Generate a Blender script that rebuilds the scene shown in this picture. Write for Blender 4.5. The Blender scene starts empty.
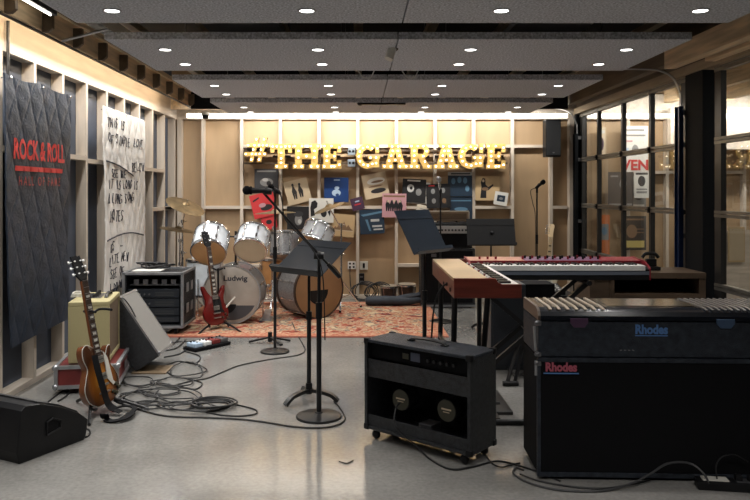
import bpy, bmesh, math, random
from mathutils import Vector, Matrix, Euler
random.seed(7)
C = bpy.context.scene.collection
R = math.radians
PI = math.pi
FPX, VX, VY, EYE = 729.2, 358.5, 191.0, 1.38
def P(px, py, Y):
    k = FPX/Y
    return Vector(((px-VX)/k, Y, EYE-(py-VY)/k))
def F(px, py, z=0.0):
    Y = FPX*(EYE-z)/(py-VY)
    return Vector(((px-VX)*Y/FPX, Y, z))

# ---------------------------------------------------------------- materials
def newmat(name):
    m = bpy.data.materials.new(name); m.use_nodes = True
    nt = m.node_tree
    return m, nt, nt.nodes['Principled BSDF']
def mat(name, col, rough=.5, metal=0, var=0.0, scale=8.0, bump=0.0, bscale=60.0, stretch=None, emis=None, es=0, coat=0, spec=None, detail=4, col2=None):
    m, nt, b = newmat(name)
    b.inputs['Base Color'].default_value = (*col, 1)
    b.inputs['Roughness'].default_value = rough
    b.inputs['Metallic'].default_value = metal
    if coat: b.inputs['Coat Weight'].default_value = coat; b.inputs['Coat Roughness'].default_value = .08
    if spec is not None: b.inputs['Specular IOR Level'].default_value = spec
    if emis: b.inputs['Emission Color'].default_value = (*emis, 1); b.inputs['Emission Strength'].default_value = es
    tc = nt.nodes.new('ShaderNodeTexCoord')
    src = tc.outputs['Object']
    if stretch:
        mp = nt.nodes.new('ShaderNodeMapping'); mp.inputs['Scale'].default_value = stretch
        nt.links.new(src, mp.inputs['Vector']); src = mp.outputs['Vector']
    if var or col2:
        n = nt.nodes.new('ShaderNodeTexNoise'); n.inputs['Scale'].default_value = scale; n.inputs['Detail'].default_value = detail
        nt.links.new(src, n.inputs['Vector'])
        r = nt.nodes.new('ShaderNodeValToRGB')
        c2 = col2 if col2 else tuple(min(1, c*(1+var)) for c in col)
        c1 = col if col2 else tuple(c*(1-var) for c in col)
        r.color_ramp.elements[0].position = .32; r.color_ramp.elements[1].position = .68
        r.color_ramp.elements[0].color = (*c1, 1); r.color_ramp.elements[1].color = (*c2, 1)
        nt.links.new(n.outputs['Fac'], r.inputs['Fac']); nt.links.new(r.outputs['Color'], b.inputs['Base Color'])
    if bump:
        n = nt.nodes.new('ShaderNodeTexNoise'); n.inputs['Scale'].default_value = bscale; n.inputs['Detail'].default_value = 3
        nt.links.new(src, n.inputs['Vector'])
        bp = nt.nodes.new('ShaderNodeBump'); bp.inputs['Strength'].default_value = bump; bp.inputs['Distance'].default_value = .01
        nt.links.new(n.outputs['Fac'], bp.inputs['Height']); nt.links.new(bp.outputs['Normal'], b.inputs['Normal'])
    return m
M = {}
M['ply'] = mat('plywood', (.40,.275,.16), .62, var=.14, scale=3, stretch=(1.2,1.2,.25), bump=.05)
M['stud'] = mat('pine_stud', (.56,.485,.405), .6, var=.14, scale=6, stretch=(3,3,.35), bump=.05)
M['stud_h'] = mat('pine_noggin', (.56,.485,.405), .6, var=.14, scale=6, stretch=(.35,.35,3), bump=.05)
M['sheath'] = mat('blue_sheathing', (.07,.085,.12), .7, var=.15, scale=5)
M['fascia'] = mat('pine_board', (.60,.53,.45), .6, var=.16, scale=5, stretch=(3,.3,3), bump=.04)
M['glulam'] = mat('glulam_timber', (.72,.54,.34), .55, var=.3, scale=5, stretch=(4,.35,4), bump=.06)
M['dark_shaded_wood'] = mat('brown_shaded_timber', (.13,.09,.055), .6, var=.25, scale=5, stretch=(4,.35,4))  # brown of some timbers; on others shade put into the colour
M['joist'] = mat('joist_pine', (.60,.48,.33), .6, var=.15, scale=5, stretch=(4,.35,4))
M['deck'] = mat('dark_deck', (.006,.006,.007), .95, var=.3)
M['felt'] = mat('grey_felt', (.55,.56,.60), .95, var=.40, scale=85, detail=4, bump=.5, bscale=120, spec=.1)
M['felt_edge'] = mat('grey_felt_edge', (.12,.118,.115), .95, var=.2, scale=120, spec=.1)
M['black'] = mat('black_plastic', (.010,.010,.011), .42, var=.2, spec=.25)
M['matteblack'] = mat('matte_black', (.007,.007,.008), .8, spec=.12, var=.3, scale=20)
M['blackmetal'] = mat('black_metal', (.015,.015,.016), .35, metal=.3)
M['tolex'] = mat('black_tolex', (.006,.0065,.008), .45, spec=.4, col2=(.028,.031,.036), scale=45, detail=8, bump=.9, bscale=230)
M['tolexblue'] = mat('worn_black_tolex', (.006,.010,.018), .45, spec=.4, col2=(.028,.036,.050), scale=30, detail=9, bump=.8, bscale=230)
M['grillecloth'] = mat('black_grille_cloth', (.006,.006,.007), .9, spec=.15, var=.3, scale=200)
M['chrome'] = mat('chrome', (.75,.75,.76), .18, metal=1)
M['alu'] = mat('aluminium_trim', (.42,.43,.45), .38, metal=.85, var=.15, scale=15)
M['steel'] = mat('grey_steel', (.20,.20,.21), .4, metal=.8)
M['doormetal'] = mat('door_aluminium', (.20,.185,.16), .45, metal=.55, var=.12)
M['stile'] = mat('dark_door_frame', (.035,.033,.032), .4, metal=.3)
M['post'] = mat('black_steel_post', (.004,.005,.007), .7, spec=.15)
M['bluesheen'] = mat('blue_sheen_track', (.012,.028,.085), .28, metal=.4)  # dark steel; the blue is its bluish highlight put into the colour
M['standblue'] = mat('stand_desk_blue_black', (.022,.032,.048), .30, metal=.4, var=.15, scale=4)
M['standblack'] = mat('stand_desk_black', (.006,.006,.0065), .85)
M['white'] = mat('white_plastic', (.75,.75,.73), .4)
M['offwhite'] = mat('off_white', (.6,.58,.52), .5, var=.1)
M['paper'] = mat('paper', (.72,.70,.66), .7)
M['tweed'] = mat('tweed_cream', (.38,.33,.17), .8, var=.2, scale=240, bump=.2, bscale=300, stretch=(1,1,1))
M['browncloth'] = mat('brown_grille', (.14,.095,.058), .85, var=.25, scale=200, bump=.2)
M['silvercloth'] = mat('silver_grey_cloth', (.215,.205,.19), .8, var=.15, scale=260, bump=.2, bscale=300)
M['redcase'] = mat('red_case_panel', (.17,.022,.020), .45, var=.3)
M['redlac'] = mat('cherry_red_lacquer', (.12,.008,.007), .22, var=.25, scale=6, coat=.6)
M['redwood'] = mat('red_mahogany', (.17,.030,.018), .38, var=.3, scale=6, stretch=(.5,3,6), coat=.3)
M['organtop'] = mat('cream_organ_top', (.62,.45,.27), .4, var=.12, scale=3, coat=.3)
M['nordred'] = mat('red_keyboard_case', (.20,.010,.020), .4)
M['nordpink'] = mat('salmon_panel', (.42,.20,.14), .4, var=.2, scale=3)
M['nordpurple'] = mat('plum_panel', (.13,.055,.11), .4, var=.2)
M['key'] = mat('white_keys', (.74,.73,.70), .3)
M['keyblack'] = mat('black_keys', (.01,.01,.01), .3)
M['greyplastic'] = mat('grey_keyboard_front', (.13,.15,.19), .35)
M['brass'] = mat('cymbal_bronze', (.21,.155,.085), .45, metal=.9, var=.2, scale=12)
M['drumwhite'] = mat('white_pearl_wrap', (.66,.70,.74), .4, var=.10, scale=10, coat=.15)
M['drumsilver'] = mat('silver_sparkle_wrap', (.34,.34,.345), .33, metal=.5, var=.2, scale=60)
M['amber'] = mat('amber_drum', (.42,.21,.08), .35, var=.15, coat=.3)
def trans(name, col, f=.65):
    m = mat(name, col, .4, var=.10, scale=5); nt = m.node_tree; b = nt.nodes['Principled BSDF']; o = nt.nodes['Material Output']
    t = nt.nodes.new('ShaderNodeBsdfTranslucent'); t.inputs['Color'].default_value = (*col, 1); mx = nt.nodes.new('ShaderNodeMixShader'); mx.inputs['Fac'].default_value = f
    nt.links.new(b.outputs[0], mx.inputs[1]); nt.links.new(t.outputs[0], mx.inputs[2]); nt.links.new(mx.outputs[0], o.inputs['Surface']); return m
M['headtan'] = trans('tan_drum_head', (.62,.38,.20)); M['headcream'] = trans('cream_drum_head', (.80,.70,.56)); M['headgrey2'] = 0
M['headgrey'] = mat('smoky_drum_head', (.36,.315,.27), .25, var=.15, scale=4)
M['bongo'] = mat('dark_bongo_shell', (.055,.035,.025), .4, var=.4, scale=12)
M['rope'] = mat('cable_rubber', (.012,.012,.013), .45)
M['cablegrey'] = mat('grey_cable', (.04,.04,.042), .5)
M['gold'] = mat('ochre_letter_face', (.56,.36,.11), .4, var=.35, scale=12)
M['goldedge'] = mat('rusty_letter_edge', (.30,.14,.045), .5, var=.3)
M['bulb'] = mat('warm_bulb', (.9,.8,.6), .3, emis=(1,.89,.68), es=6)
M['down'] = mat('downlight_lens', (1,1,1), .4, emis=(1,.97,.92), es=6)
M['led_hall'] = mat('led_strip_hall', (1,1,1), .4, emis=(1,.93,.80), es=1.8)
M['led'] = mat('led_strip', (1,1,1), .4, emis=(1,.93,.80), es=7)
M['ring'] = mat('downlight_trim', (.35,.35,.36), .5)
M['benchwood'] = mat('brown_bench_wood', (.085,.055,.034), .5, var=.25, scale=5, stretch=(.4,3,3))
M['orange'] = mat('orange_poster', (.55,.14,.03), .6)
M['maple'] = mat('maple', (.66,.50,.30), .35, var=.1, coat=.3)
M['rosewood'] = mat('rosewood', (.05,.028,.018), .45)
M['redtext'] = mat('red_ink', (.62,.045,.035), .7)
M['ink'] = mat('black_marker_ink', (.02,.02,.03), .7)
M['bluelogo'] = mat('blue_logo_paint', (.10,.22,.48), .5)
M['purplelatch'] = mat('purple_latch', (.13,.07,.13), .35, metal=.5)
M['bluelatch'] = mat('blue_latch', (.10,.16,.27), .35, metal=.5)
M['labelgold'] = mat('speaker_label', (.04,.037,.02), .5)
M['gigbag'] = mat('gig_bag_fabric', (.028,.036,.05), .7, var=.3, scale=10)

# concrete
def concrete():
    m, nt, b = newmat('polished_concrete')
    tc = nt.nodes.new('ShaderNodeTexCoord')
    n1 = nt.nodes.new('ShaderNodeTexNoise'); n1.inputs['Scale'].default_value = 1.1; n1.inputs['Detail'].default_value = 8; n1.inputs['Roughness'].default_value = .6
    n2 = nt.nodes.new('ShaderNodeTexNoise'); n2.inputs['Scale'].default_value = 45; n2.inputs['Detail'].default_value = 6
    nt.links.new(tc.outputs['Object'], n1.inputs['Vector']); nt.links.new(tc.outputs['Object'], n2.inputs['Vector'])
    r = nt.nodes.new('ShaderNodeValToRGB'); e = r.color_ramp.elements
    e[0].position = .3; e[0].color = (.165,.160,.150,1); e[1].position = .72; e[1].color = (.29,.282,.265,1)
    nt.links.new(n1.outputs['Fac'], r.inputs['Fac'])
    r2 = nt.nodes.new('ShaderNodeValToRGB'); e = r2.color_ramp.elements
    e[0].position = .25; e[0].color = (.78,.78,.78,1); e[1].position = .75; e[1].color = (1.08,1.08,1.08,1)
    nt.links.new(n2.outputs['Fac'], r2.inputs['Fac'])
    mx = nt.nodes.new('ShaderNodeMixRGB'); mx.blend_type = 'MULTIPLY'; mx.inputs['Fac'].default_value = 1
    nt.links.new(r.outputs['Color'], mx.inputs['Color1']); nt.links.new(r2.outputs['Color'], mx.inputs['Color2'])
    nt.links.new(mx.outputs['Color'], b.inputs['Base Color'])
    rr = nt.nodes.new('ShaderNodeMapRange'); rr.inputs['To Min'].default_value = .09; rr.inputs['To Max'].default_value = .17; b.inputs['Specular IOR Level'].default_value = .75
    nt.links.new(n1.outputs['Fac'], rr.inputs['Value']); nt.links.new(rr.outputs['Result'], b.inputs['Roughness'])
    bp = nt.nodes.new('ShaderNodeBump'); bp.inputs['Strength'].default_value = .06; bp.inputs['Distance'].default_value = .01
    n3 = nt.nodes.new('ShaderNodeTexNoise'); n3.inputs['Scale'].default_value = 14; n3.inputs['Detail'].default_value = 3
    nt.links.new(tc.outputs['Object'], n3.inputs['Vector'])
    nt.links.new(n3.outputs['Fac'], bp.inputs['Height']); nt.links.new(bp.outputs['Normal'], b.inputs['Normal'])
    return m
M['concrete'] = concrete()
def rugmat():
    m, nt, b = newmat('persian_rug_pile')
    tc = nt.nodes.new('ShaderNodeTexCoord')
    v = nt.nodes.new('ShaderNodeTexVoronoi'); v.inputs['Scale'].default_value = 7
    n = nt.nodes.new('ShaderNodeTexNoise'); n.inputs['Scale'].default_value = 9; n.inputs['Detail'].default_value = 7
    nt.links.new(tc.outputs['Object'], v.inputs['Vector']); nt.links.new(tc.outputs['Object'], n.inputs['Vector'])
    mx = nt.nodes.new('ShaderNodeMixRGB'); mx.blend_type = 'ADD'; mx.inputs['Fac'].default_value = .45
    nt.links.new(n.outputs['Fac'], mx.inputs['Color1']); nt.links.new(v.outputs['Color'], mx.inputs['Color2'])
    r = nt.nodes.new('ShaderNodeValToRGB'); e = r.color_ramp.elements
    r.color_ramp.interpolation = 'LINEAR'
    e[0].position = .40; e[0].color = (.03,.03,.045,1)
    e[1].position = .95; e[1].color = (.55,.42,.27,1)
    for p, c in ((.50,(.20,.045,.035,1)),(.58,(.36,.09,.055,1)),(.66,(.52,.42,.29,1)),(.72,(.33,.08,.05,1)),(.80,(.50,.34,.20,1)),(.87,(.10,.09,.10,1))):
        q = e.new(p); q.color = c
    nt.links.new(mx.outputs['Color'], r.inputs['Fac']); nt.links.new(r.outputs['Color'], b.inputs['Base Color'])
    b.inputs['Roughness'].default_value = .95; b.inputs['Specular IOR Level'].default_value = .1
    return m
M['rug'] = rugmat()
M['rugedge'] = mat('rug_red_border', (.36,.10,.06), .95, col2=(.50,.30,.19), scale=30, spec=.1)
def glassmat():
    m = bpy.data.materials.new('door_glass'); m.use_nodes = True; nt = m.node_tree; nt.nodes.clear()
    o = nt.nodes.new('ShaderNodeOutputMaterial'); mx = nt.nodes.new('ShaderNodeMixShader')
    t = nt.nodes.new('ShaderNodeBsdfTransparent'); t.inputs['Color'].default_value = (.95,.96,.955,1)
    g = nt.nodes.new('ShaderNodeBsdfGlossy'); g.inputs['Roughness'].default_value = .01; g.inputs['Color'].default_value = (.9,.9,.9,1)
    f = nt.nodes.new('ShaderNodeFresnel'); f.inputs['IOR'].default_value = 1.55
    ge = nt.nodes.new('ShaderNodeNewGeometry'); mu = nt.nodes.new('ShaderNodeMath'); mu.operation = 'MULTIPLY'; inv = nt.nodes.new('ShaderNodeMath'); inv.operation = 'SUBTRACT'; inv.inputs[0].default_value = 1.0
    nt.links.new(ge.outputs['Backfacing'], inv.inputs[1]); nt.links.new(inv.outputs[0], mu.inputs[0]); nt.links.new(f.outputs['Fac'], mu.inputs[1]); nt.links.new(mu.outputs[0], mx.inputs['Fac']); nt.links.new(t.outputs[0], mx.inputs[1]); nt.links.new(g.outputs[0], mx.inputs[2])
    nt.links.new(mx.outputs[0], o.inputs['Surface']); return m
M['glass'] = glassmat()
def burst():
    m, nt, b = newmat('sunburst_lacquer')
    tc = nt.nodes.new('ShaderNodeTexCoord')
    mp = nt.nodes.new('ShaderNodeMapping'); mp.inputs['Location'].default_value = (0,0,-.2); 
    mp.inputs['Scale'].default_value = (5.2,0,4.0); mp.inputs['Location'].default_value = (0,0,-.84)
    nt.links.new(tc.outputs['Object'], mp.inputs['Vector'])
    l = nt.nodes.new('ShaderNodeVectorMath'); l.operation = 'LENGTH'; nt.links.new(mp.outputs['Vector'], l.inputs[0])
    r = nt.nodes.new('ShaderNodeValToRGB'); e = r.color_ramp.elements
    e[0].position = .10; e[0].color = (.62,.27,.03,1); e[1].position = .72; e[1].color = (.06,.022,.010,1)
    q = e.new(.42); q.color = (.34,.11,.018,1)
    nt.links.new(l.outputs['Value'], r.inputs['Fac']); nt.links.new(r.outputs['Color'], b.inputs['Base Color'])
    b.inputs['Roughness'].default_value = .18; b.inputs['Coat Weight'].default_value = .6
    return m
M['burst'] = burst()

# ---------------------------------------------------------------- mesh builder
class MB:
    def __init__(s): s.bm = bmesh.new(); s.smooth = False
    def _x(s, vs, mtx):
        if mtx is not None: bmesh.ops.transform(s.bm, matrix=mtx, verts=vs)
    def box(s, c, d, rot=None, bev=0.0):
        t = bmesh.new(); bmesh.ops.create_cube(t, size=1)
        bmesh.ops.scale(t, vec=Vector(d), verts=t.verts)
        if bev: bmesh.ops.bevel(t, geom=list(t.edges), offset=bev, segments=2, affect='EDGES', profile=.6)
        m = Matrix.Translation(Vector(c)) @ (rot.to_4x4() if rot is not None else Matrix.Identity(4))
        s.merge(t, m); return s
    def bb(s, x0, x1, y0, y1, z0, z1, bev=0.0):
        return s.box(((x0+x1)/2,(y0+y1)/2,(z0+z1)/2), (abs(x1-x0),abs(y1-y0),abs(z1-z0)), None, bev)
    def merge(s, t, m=None):
        me = bpy.data.meshes.new('tmp'); 
        if m is not None: bmesh.ops.transform(t, matrix=m, verts=t.verts)
        t.to_mesh(me); t.free(); s.bm.from_mesh(me); bpy.data.meshes.remove(me)
    def beam(s, p0, p1, w, h, up=(0,0,1)):
        p0 = Vector(p0); p1 = Vector(p1); d = p1-p0; L = d.length; d.normalize()
        u = Vector(up); x = d.cross(u)
        if x.length < 1e-4: x = d.cross(Vector((0,1,0)))
        x.normalize(); z = x.cross(d)
        m = Matrix((x, d, z)).transposed()
        return s.box((p0+p1)/2, (w, L, h), m)
    def cyl(s, p0, p1, r0, r1=None, n=20, caps=True):
        r1 = r0 if r1 is None else r1
        p0 = Vector(p0); p1 = Vector(p1); d = p1-p0
        t = bmesh.new(); bmesh.ops.create_cone(t, cap_ends=caps, segments=n, radius1=r0, radius2=r1, depth=d.length)
        q = Vector((0,0,1)).rotation_difference(d.normalized())
        s.merge(t, Matrix.Translation((p0+p1)/2) @ q.to_matrix().to_4x4()); return s
    def ball(s, c, r, sc=(1,1,1), n=16):
        t = bmesh.new(); bmesh.ops.create_uvsphere(t, u_segments=n, v_segments=max(6,n//2), radius=r)
        bmesh.ops.scale(t, vec=Vector(sc), verts=t.verts)
        s.merge(t, Matrix.Translation(Vector(c))); return s
    def tube(s, pts, r, n=8, closed=False, res=0):
        pts = [Vector(p) for p in pts]
        if res: pts = spline(pts, res, closed)
        N = len(pts); rings = []; prev = None
        for i, p in enumerate(pts):
            a = pts[(i-1) % N] if (i or closed) else p
            b = pts[(i+1) % N] if (i < N-1 or closed) else p
            t = (b-a).normalized()
            if prev is None:
                x = t.cross(Vector((0,0,1)))
                if x.length < .05: x = t.cross(Vector((1,0,0)))
            else:
                x = prev - t*prev.dot(t)
            x.normalize(); prev = x; y = t.cross(x)
            rings.append([s.bm.verts.new(p + (x*math.cos(2*PI*j/n)+y*math.sin(2*PI*j/n))*r) for j in range(n)])
        for i in range(N if closed else N-1):
            A = rings[i]; B = rings[(i+1) % N]
            for j in range(n): s.bm.faces.new((A[j],A[(j+1)%n],B[(j+1)%n],B[j]))
        if not closed:
            s.bm.faces.new(list(reversed(rings[0]))); s.bm.faces.new(rings[-1])
        return s
    def lathe(s, prof, n=32, m=None, cap0=False, cap1=False):
        t = bmesh.new(); rings = []
        for r, z in prof:
            rings.append([t.verts.new((r*math.cos(2*PI*j/n), r*math.sin(2*PI*j/n), z)) for j in range(n)] if r > 1e-6 else [t.verts.new((0,0,z))])
        for A, B in zip(rings[:-1], rings[1:]):
            for j in range(n):
                a, b, c, d = A[j % len(A)], A[(j+1) % len(A)], B[(j+1) % len(B)], B[j % len(B)]
                f = [];
                for v in (a,b,c,d):
                    if v not in f: f.append(v)
                if len(f) > 2: t.faces.new(f)
        if cap0 and len(rings[0]) > 1: t.faces.new(list(reversed(rings[0])))
        if cap1 and len(rings[-1]) > 1: t.faces.new(rings[-1])
        bmesh.ops.recalc_face_normals(t, faces=t.faces)
        s.merge(t, m); return s
    def prism(s, poly, d0, d1, plane='XZ', m=None, bev=0.0):
        """extrude a 2-D polygon; XZ: depth on Y; XY: depth on Z; YZ: depth on X"""
        t = bmesh.new()
        def mk(a, b, d): return {'XZ':(a,d,b),'XY':(a,b,d),'YZ':(d,a,b)}[plane]
        A = [t.verts.new(mk(a,b,d0)) for a,b in poly]; B = [t.verts.new(mk(a,b,d1)) for a,b in poly]
        fa = t.faces.new(A); fb = t.faces.new(list(reversed(B)))
        n = len(A)
        for i in range(n): t.faces.new((A[i],B[i],B[(i+1)%n],A[(i+1)%n]))
        bmesh.ops.recalc_face_normals(t, faces=t.faces)
        if bev:
            es = [e for e in t.edges if (e in fa.edges or e in fb.edges)]
            bmesh.ops.bevel(t, geom=es, offset=bev, segments=2, affect='EDGES', profile=.6)
        if n > 8: bmesh.ops.triangulate(t, faces=[f for f in t.faces if len(f.verts) > 4])
        s.merge(t, m); return s
    def text(s, txt, size, m, ext=.0008, off=0.0, sx=1.0, align='CENTER', sp=1.0):
        cu = bpy.data.curves.new('txt', 'FONT'); cu.body = txt; cu.size = size; cu.extrude = ext; cu.offset = off
        cu.align_x = align; cu.align_y = 'CENTER'; cu.resolution_u = 3; cu.space_character = sp
        ob = bpy.data.objects.new('txt', cu); C.objects.link(ob)
        dg = bpy.context.evaluated_depsgraph_get(); me = bpy.data.meshes.new_from_object(ob.evaluated_get(dg))
        t = bmesh.new(); t.from_mesh(me); bpy.data.objects.remove(ob); bpy.data.meshes.remove(me); bpy.data.curves.remove(cu)
        bmesh.ops.scale(t, vec=(sx,1,1), verts=t.verts)
        s.merge(t, m); return s
    def build(s, name, material, parent=None, smooth=False, loc=None, rot=None):
        me = bpy.data.meshes.new(name); s.bm.to_mesh(me); s.bm.free()
        if smooth:
            for p in me.polygons: p.use_smooth = True
            try: me.set_sharp_from_angle(angle=R(35))
            except Exception: pass
        me.materials.append(M[material] if isinstance(material, str) else material)
        o = bpy.data.objects.new(name, me); C.objects.link(o)
        if parent is not None: o.parent = parent
        if loc is not None: o.location = loc
        if rot is not None: o.rotation_euler = rot
        return o
def spline(pts, res, closed=False):
    out = []; N = len(pts)
    rng = range(N) if closed else range(N-1)
    for i in rng:
        if closed: p0,p1,p2,p3 = pts[(i-1)%N],pts[i],pts[(i+1)%N],pts[(i+2)%N]
        else: p0,p1,p2,p3 = pts[max(i-1,0)],pts[i],pts[i+1],pts[min(i+2,N-1)]
        for k in range(res):
            t = k/res
            out.append(.5*((2*p1)+(-p0+p2)*t+(2*p0-5*p1+4*p2-p3)*t*t+(-p0+3*p1-3*p2+p3)*t**3))
    if not closed: out.append(pts[-1].copy())
    return out
def spl2(pts, res=5):
    return [(v.x, v.y) for v in spline([Vector((a,b,0)) for a,b in pts], res, True)]
def T(name, label, cat, loc=(0,0,0), rot=(0,0,0), group=None):
    o = bpy.data.objects.new(name, None); o.empty_display_size = .1; C.objects.link(o)
    o.location = loc; o.rotation_euler = rot; o['label'] = label; o['category'] = cat
    if group: o['group'] = group
    return o
def tag(o, label, cat, group=None):
    o['label'] = label; o['category'] = cat
    if group: o['group'] = group
    return o
def S(o): o['kind'] = 'structure'; return o
def copy_tree(o, parent=None):
    c = o.copy(); C.objects.link(c); c.parent = parent
    for ch in list(o.children): copy_tree(ch, c)
    return c
# ================================================================ SETTING
XL, XR, YB = -2.327, 2.81, 9.35
S(MB().bb(-2.6, 6.0, -1.6, 9.7, -.1, 0).build('floor', 'concrete'))
S(MB().bb(-2.6, 6.0, -1.6, 9.7, 2.95, 3.0).build('ceiling', 'deck'))
# left wall: sheathing with stud, noggin, plate parts
wl = S(MB().bb(XL-.12, XL-.092, -1.6, YB+.09, 0, 2.95).build('wall_left', 'sheath'))
MB().bb(XL-.09, XL, -1.6, YB+.05, 0, .04).build('bottom_plate', 'fascia', wl)
MB().bb(XL-.09, XL, -1.6, YB+.05, 2.30, 2.62).build('fascia_board', 'fascia', wl)
sy = [4.75+.5006*i for i in range(-11, 10)]
for y in sy:
    MB().bb(XL-.0895, XL-.0005, y-.019, y+.019, .0402, 2.2998).build('stud', 'stud', wl)
for i in range(len(sy)-1):
    z = 1.66 if sy[i] > 2 else 1.2
    z = [1.66, 1.64, 1.62, 1.17][0 if sy[i] < 6 else 1 if sy[i] < 7.6 else 2 if sy[i] < 8.7 else 3]
    MB().bb(XL-.0895, XL-.0005, sy[i]+.0192, sy[i+1]-.0192, z-.019, z+.019).build('noggin', 'stud_h', wl)
for i in (len(sy)-2, len(sy)-3):
    MB().bb(XL-.0895, XL-.0005, sy[i]+.0192, sy[i+1]-.0192, 1.15, 1.188).build('noggin', 'stud_h', wl)
# back wall (continues beyond the glass doors)
wb = S(MB().bb(XL-.12, 6.0, YB+.09, YB+.12, 0, 2.95).build('wall_back', 'ply'))
MB().bb(XL, 6.0, YB, YB+.0895, 0, .045).build('bottom_plate', 'stud_h', wb)
MB().bb(XL, 6.0, YB, YB+.0895, 2.30, 2.62).build('top_plate', 'fascia', wb)
bx = [-1.996+.4965*i for i in range(16)]
for i, x in enumerate(bx):
    if abs(x-2.96) < .05: continue
    MB().bb(x-.019, x+.019, YB+.0005, YB+.0894, .0452, 2.2998).build('stud', 'stud', wb)
MB().bb(XL+.001, XL+.06, YB+.0005, YB+.0894, .0452, 2.2998).build('stud', 'stud', wb)
MB().bb(2.70, 2.79, YB-.02, YB+.0894, .0452, 2.2998).build('corner_post', 'stud', wb)
def nog(x0, x1, z, h=.038): MB().bb(x0+.0192, x1-.0192, YB+.0005, YB+.0894, z-h/2, z+h/2).build('noggin', 'stud_h', wb)
for i in range(1, 9): nog(bx[i], bx[i+1], 1.955)
for i in range(0, 8): nog(bx[i], bx[i+1], 1.17)
nog(bx[6], bx[7], 1.12+.045) if False else None
nog(bx[5], bx[6], .425); nog(bx[1], bx[2], .42); nog(bx[0], bx[1], .42)
nog(bx[9], 2.70, 1.17)
for i in (11, 12, 13): nog(bx[i], bx[i+1], 1.62)
# wall behind the camera, outer hall wall
S(MB().bb(-2.6, 6.0, -1.66, -1.6, 0, 2.95).build('wall_front', mat('warm_grey_paint', (.10,.10,.10), .8)))
S(MB().bb(6.0, 6.06, -1.6, 9.7, 0, 2.95).build('wall_right', mat('hall_paint', (.45,.38,.28), .8)))

# left beam hiding the cove, with clipped joist ends
lb = S(MB().bb(-2.055, -2.02, -1.5, YB-.42, 2.405, 2.56).build('beam_left', 'glulam'))
MB().bb(-2.019, -1.99, -1.5, YB-.42, 2.56, 2.60).build('ledger', 'joist', lb)
for i in range(-11, 8):
    y = 5.17+.5*i
    MB().prism([(-2.018,2.395),(-1.985,2.395),(-1.955,2.42),(-1.955,2.53),(-2.018,2.53)], y-.018, y+.018).build('joist_end', 'dark_shaded_wood', lb)  # dark tone stands in for the unlit near faces
# timber at the back left corner above the wall
S(MB().bb(-2.30, -1.35, YB-.42, YB-.33, 2.385, 2.56).build('beam_corner', 'glulam'))
# joists running in depth above the panels
for x in (-1.51,-1.02,-.51,0,.49,.98,1.48,1.96):
    S(MB().bb(x-.03, x+.03, -1.5, YB-.1, 2.46, 2.51).build('beam_joist', 'joist'))
# cross timbers above panel gaps
# right side timbers
S(MB().bb(2.47, 2.56, 1.5, 5.89, 2.365, 2.52).build('beam_right', 'glulam'))
S(MB().bb(2.66, 2.74, 1.5, 5.60, 2.375, 2.53).build('beam_right_outer', 'glulam'))
S(MB().bb(2.52, 2.60, 5.92, YB-.02, 2.42, 2.66).build('beam_far', 'dark_shaded_wood'))  # unlit far beam, its shade put into the wood colour
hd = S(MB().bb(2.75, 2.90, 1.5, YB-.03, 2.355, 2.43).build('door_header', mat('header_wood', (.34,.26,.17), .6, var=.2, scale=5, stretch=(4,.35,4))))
S(MB().bb(2.78, 2.90, 1.5, YB-.03, 2.432, 2.95).build('wall_above_doors', 'dark_shaded_wood'))
# hall ceiling timbers seen through the glass
for x in (3.3, 3.9, 4.5, 5.1):
    S(MB().bb(x, x+.08, 3, YB-.05, 2.50, 2.72).build('beam_hall', 'glulam'))

# ---------------- glass garage doors
def gdoor(name, ys, y_lo, y_hi, label):
    d = bpy.data.objects.new(name, None); C.objects.link(d); S(d); d.location = (XR+.02, 0, 0)
    zs = [.03, .63, 1.20, 1.775, 2.345]
    for k, y in enumerate(ys):
        w = .05 if k in (0, len(ys)-1) else .022
        MB().bb(-.022, .022, y-w, y+w, .03, 2.35).build('door_stile', 'stile', d)
    for k, z in enumerate(zs):
        for j in range(len(ys)-1):
            a = ys[j]+(.0505 if j == 0 else .0225); b = ys[j+1]-(.0505 if j == len(ys)-2 else .0225)
            h = .03 if k in (0,4) else .026
            m = MB(); m.bb(-.026, .02, a, b, z-h, z-.003); m.bb(-.026, .02, a, b, z+.003, z+h)
            m.build('rail', 'doormetal', d)
    for k in range(4):
        for j in range(len(ys)-1):
            MB().bb(-.002, .002, ys[j], ys[j+1], zs[k]+.01, zs[k+1]-.01).build('pane', 'glass', d)
    for k in (1,2,3):
        for y in ys[1:-1]:
            m = MB(); m.bb(-.045, -.027, y-.02, y+.02, zs[k]-.03, zs[k]+.03, .003); m.cyl((-.05,y-.024,zs[k]),(-.05,y+.024,zs[k]),.008)
            m.build('hinge', 'blackmetal', d)
    return d
gdoor('door_1', [9.20, 8.57, 7.78, 7.03, 6.30], 6.3, 9.2, '')
gdoor('door_2', [5.70, 5.02, 4.30, 3.58, 2.86], 2.8, 5.7, '')
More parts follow.
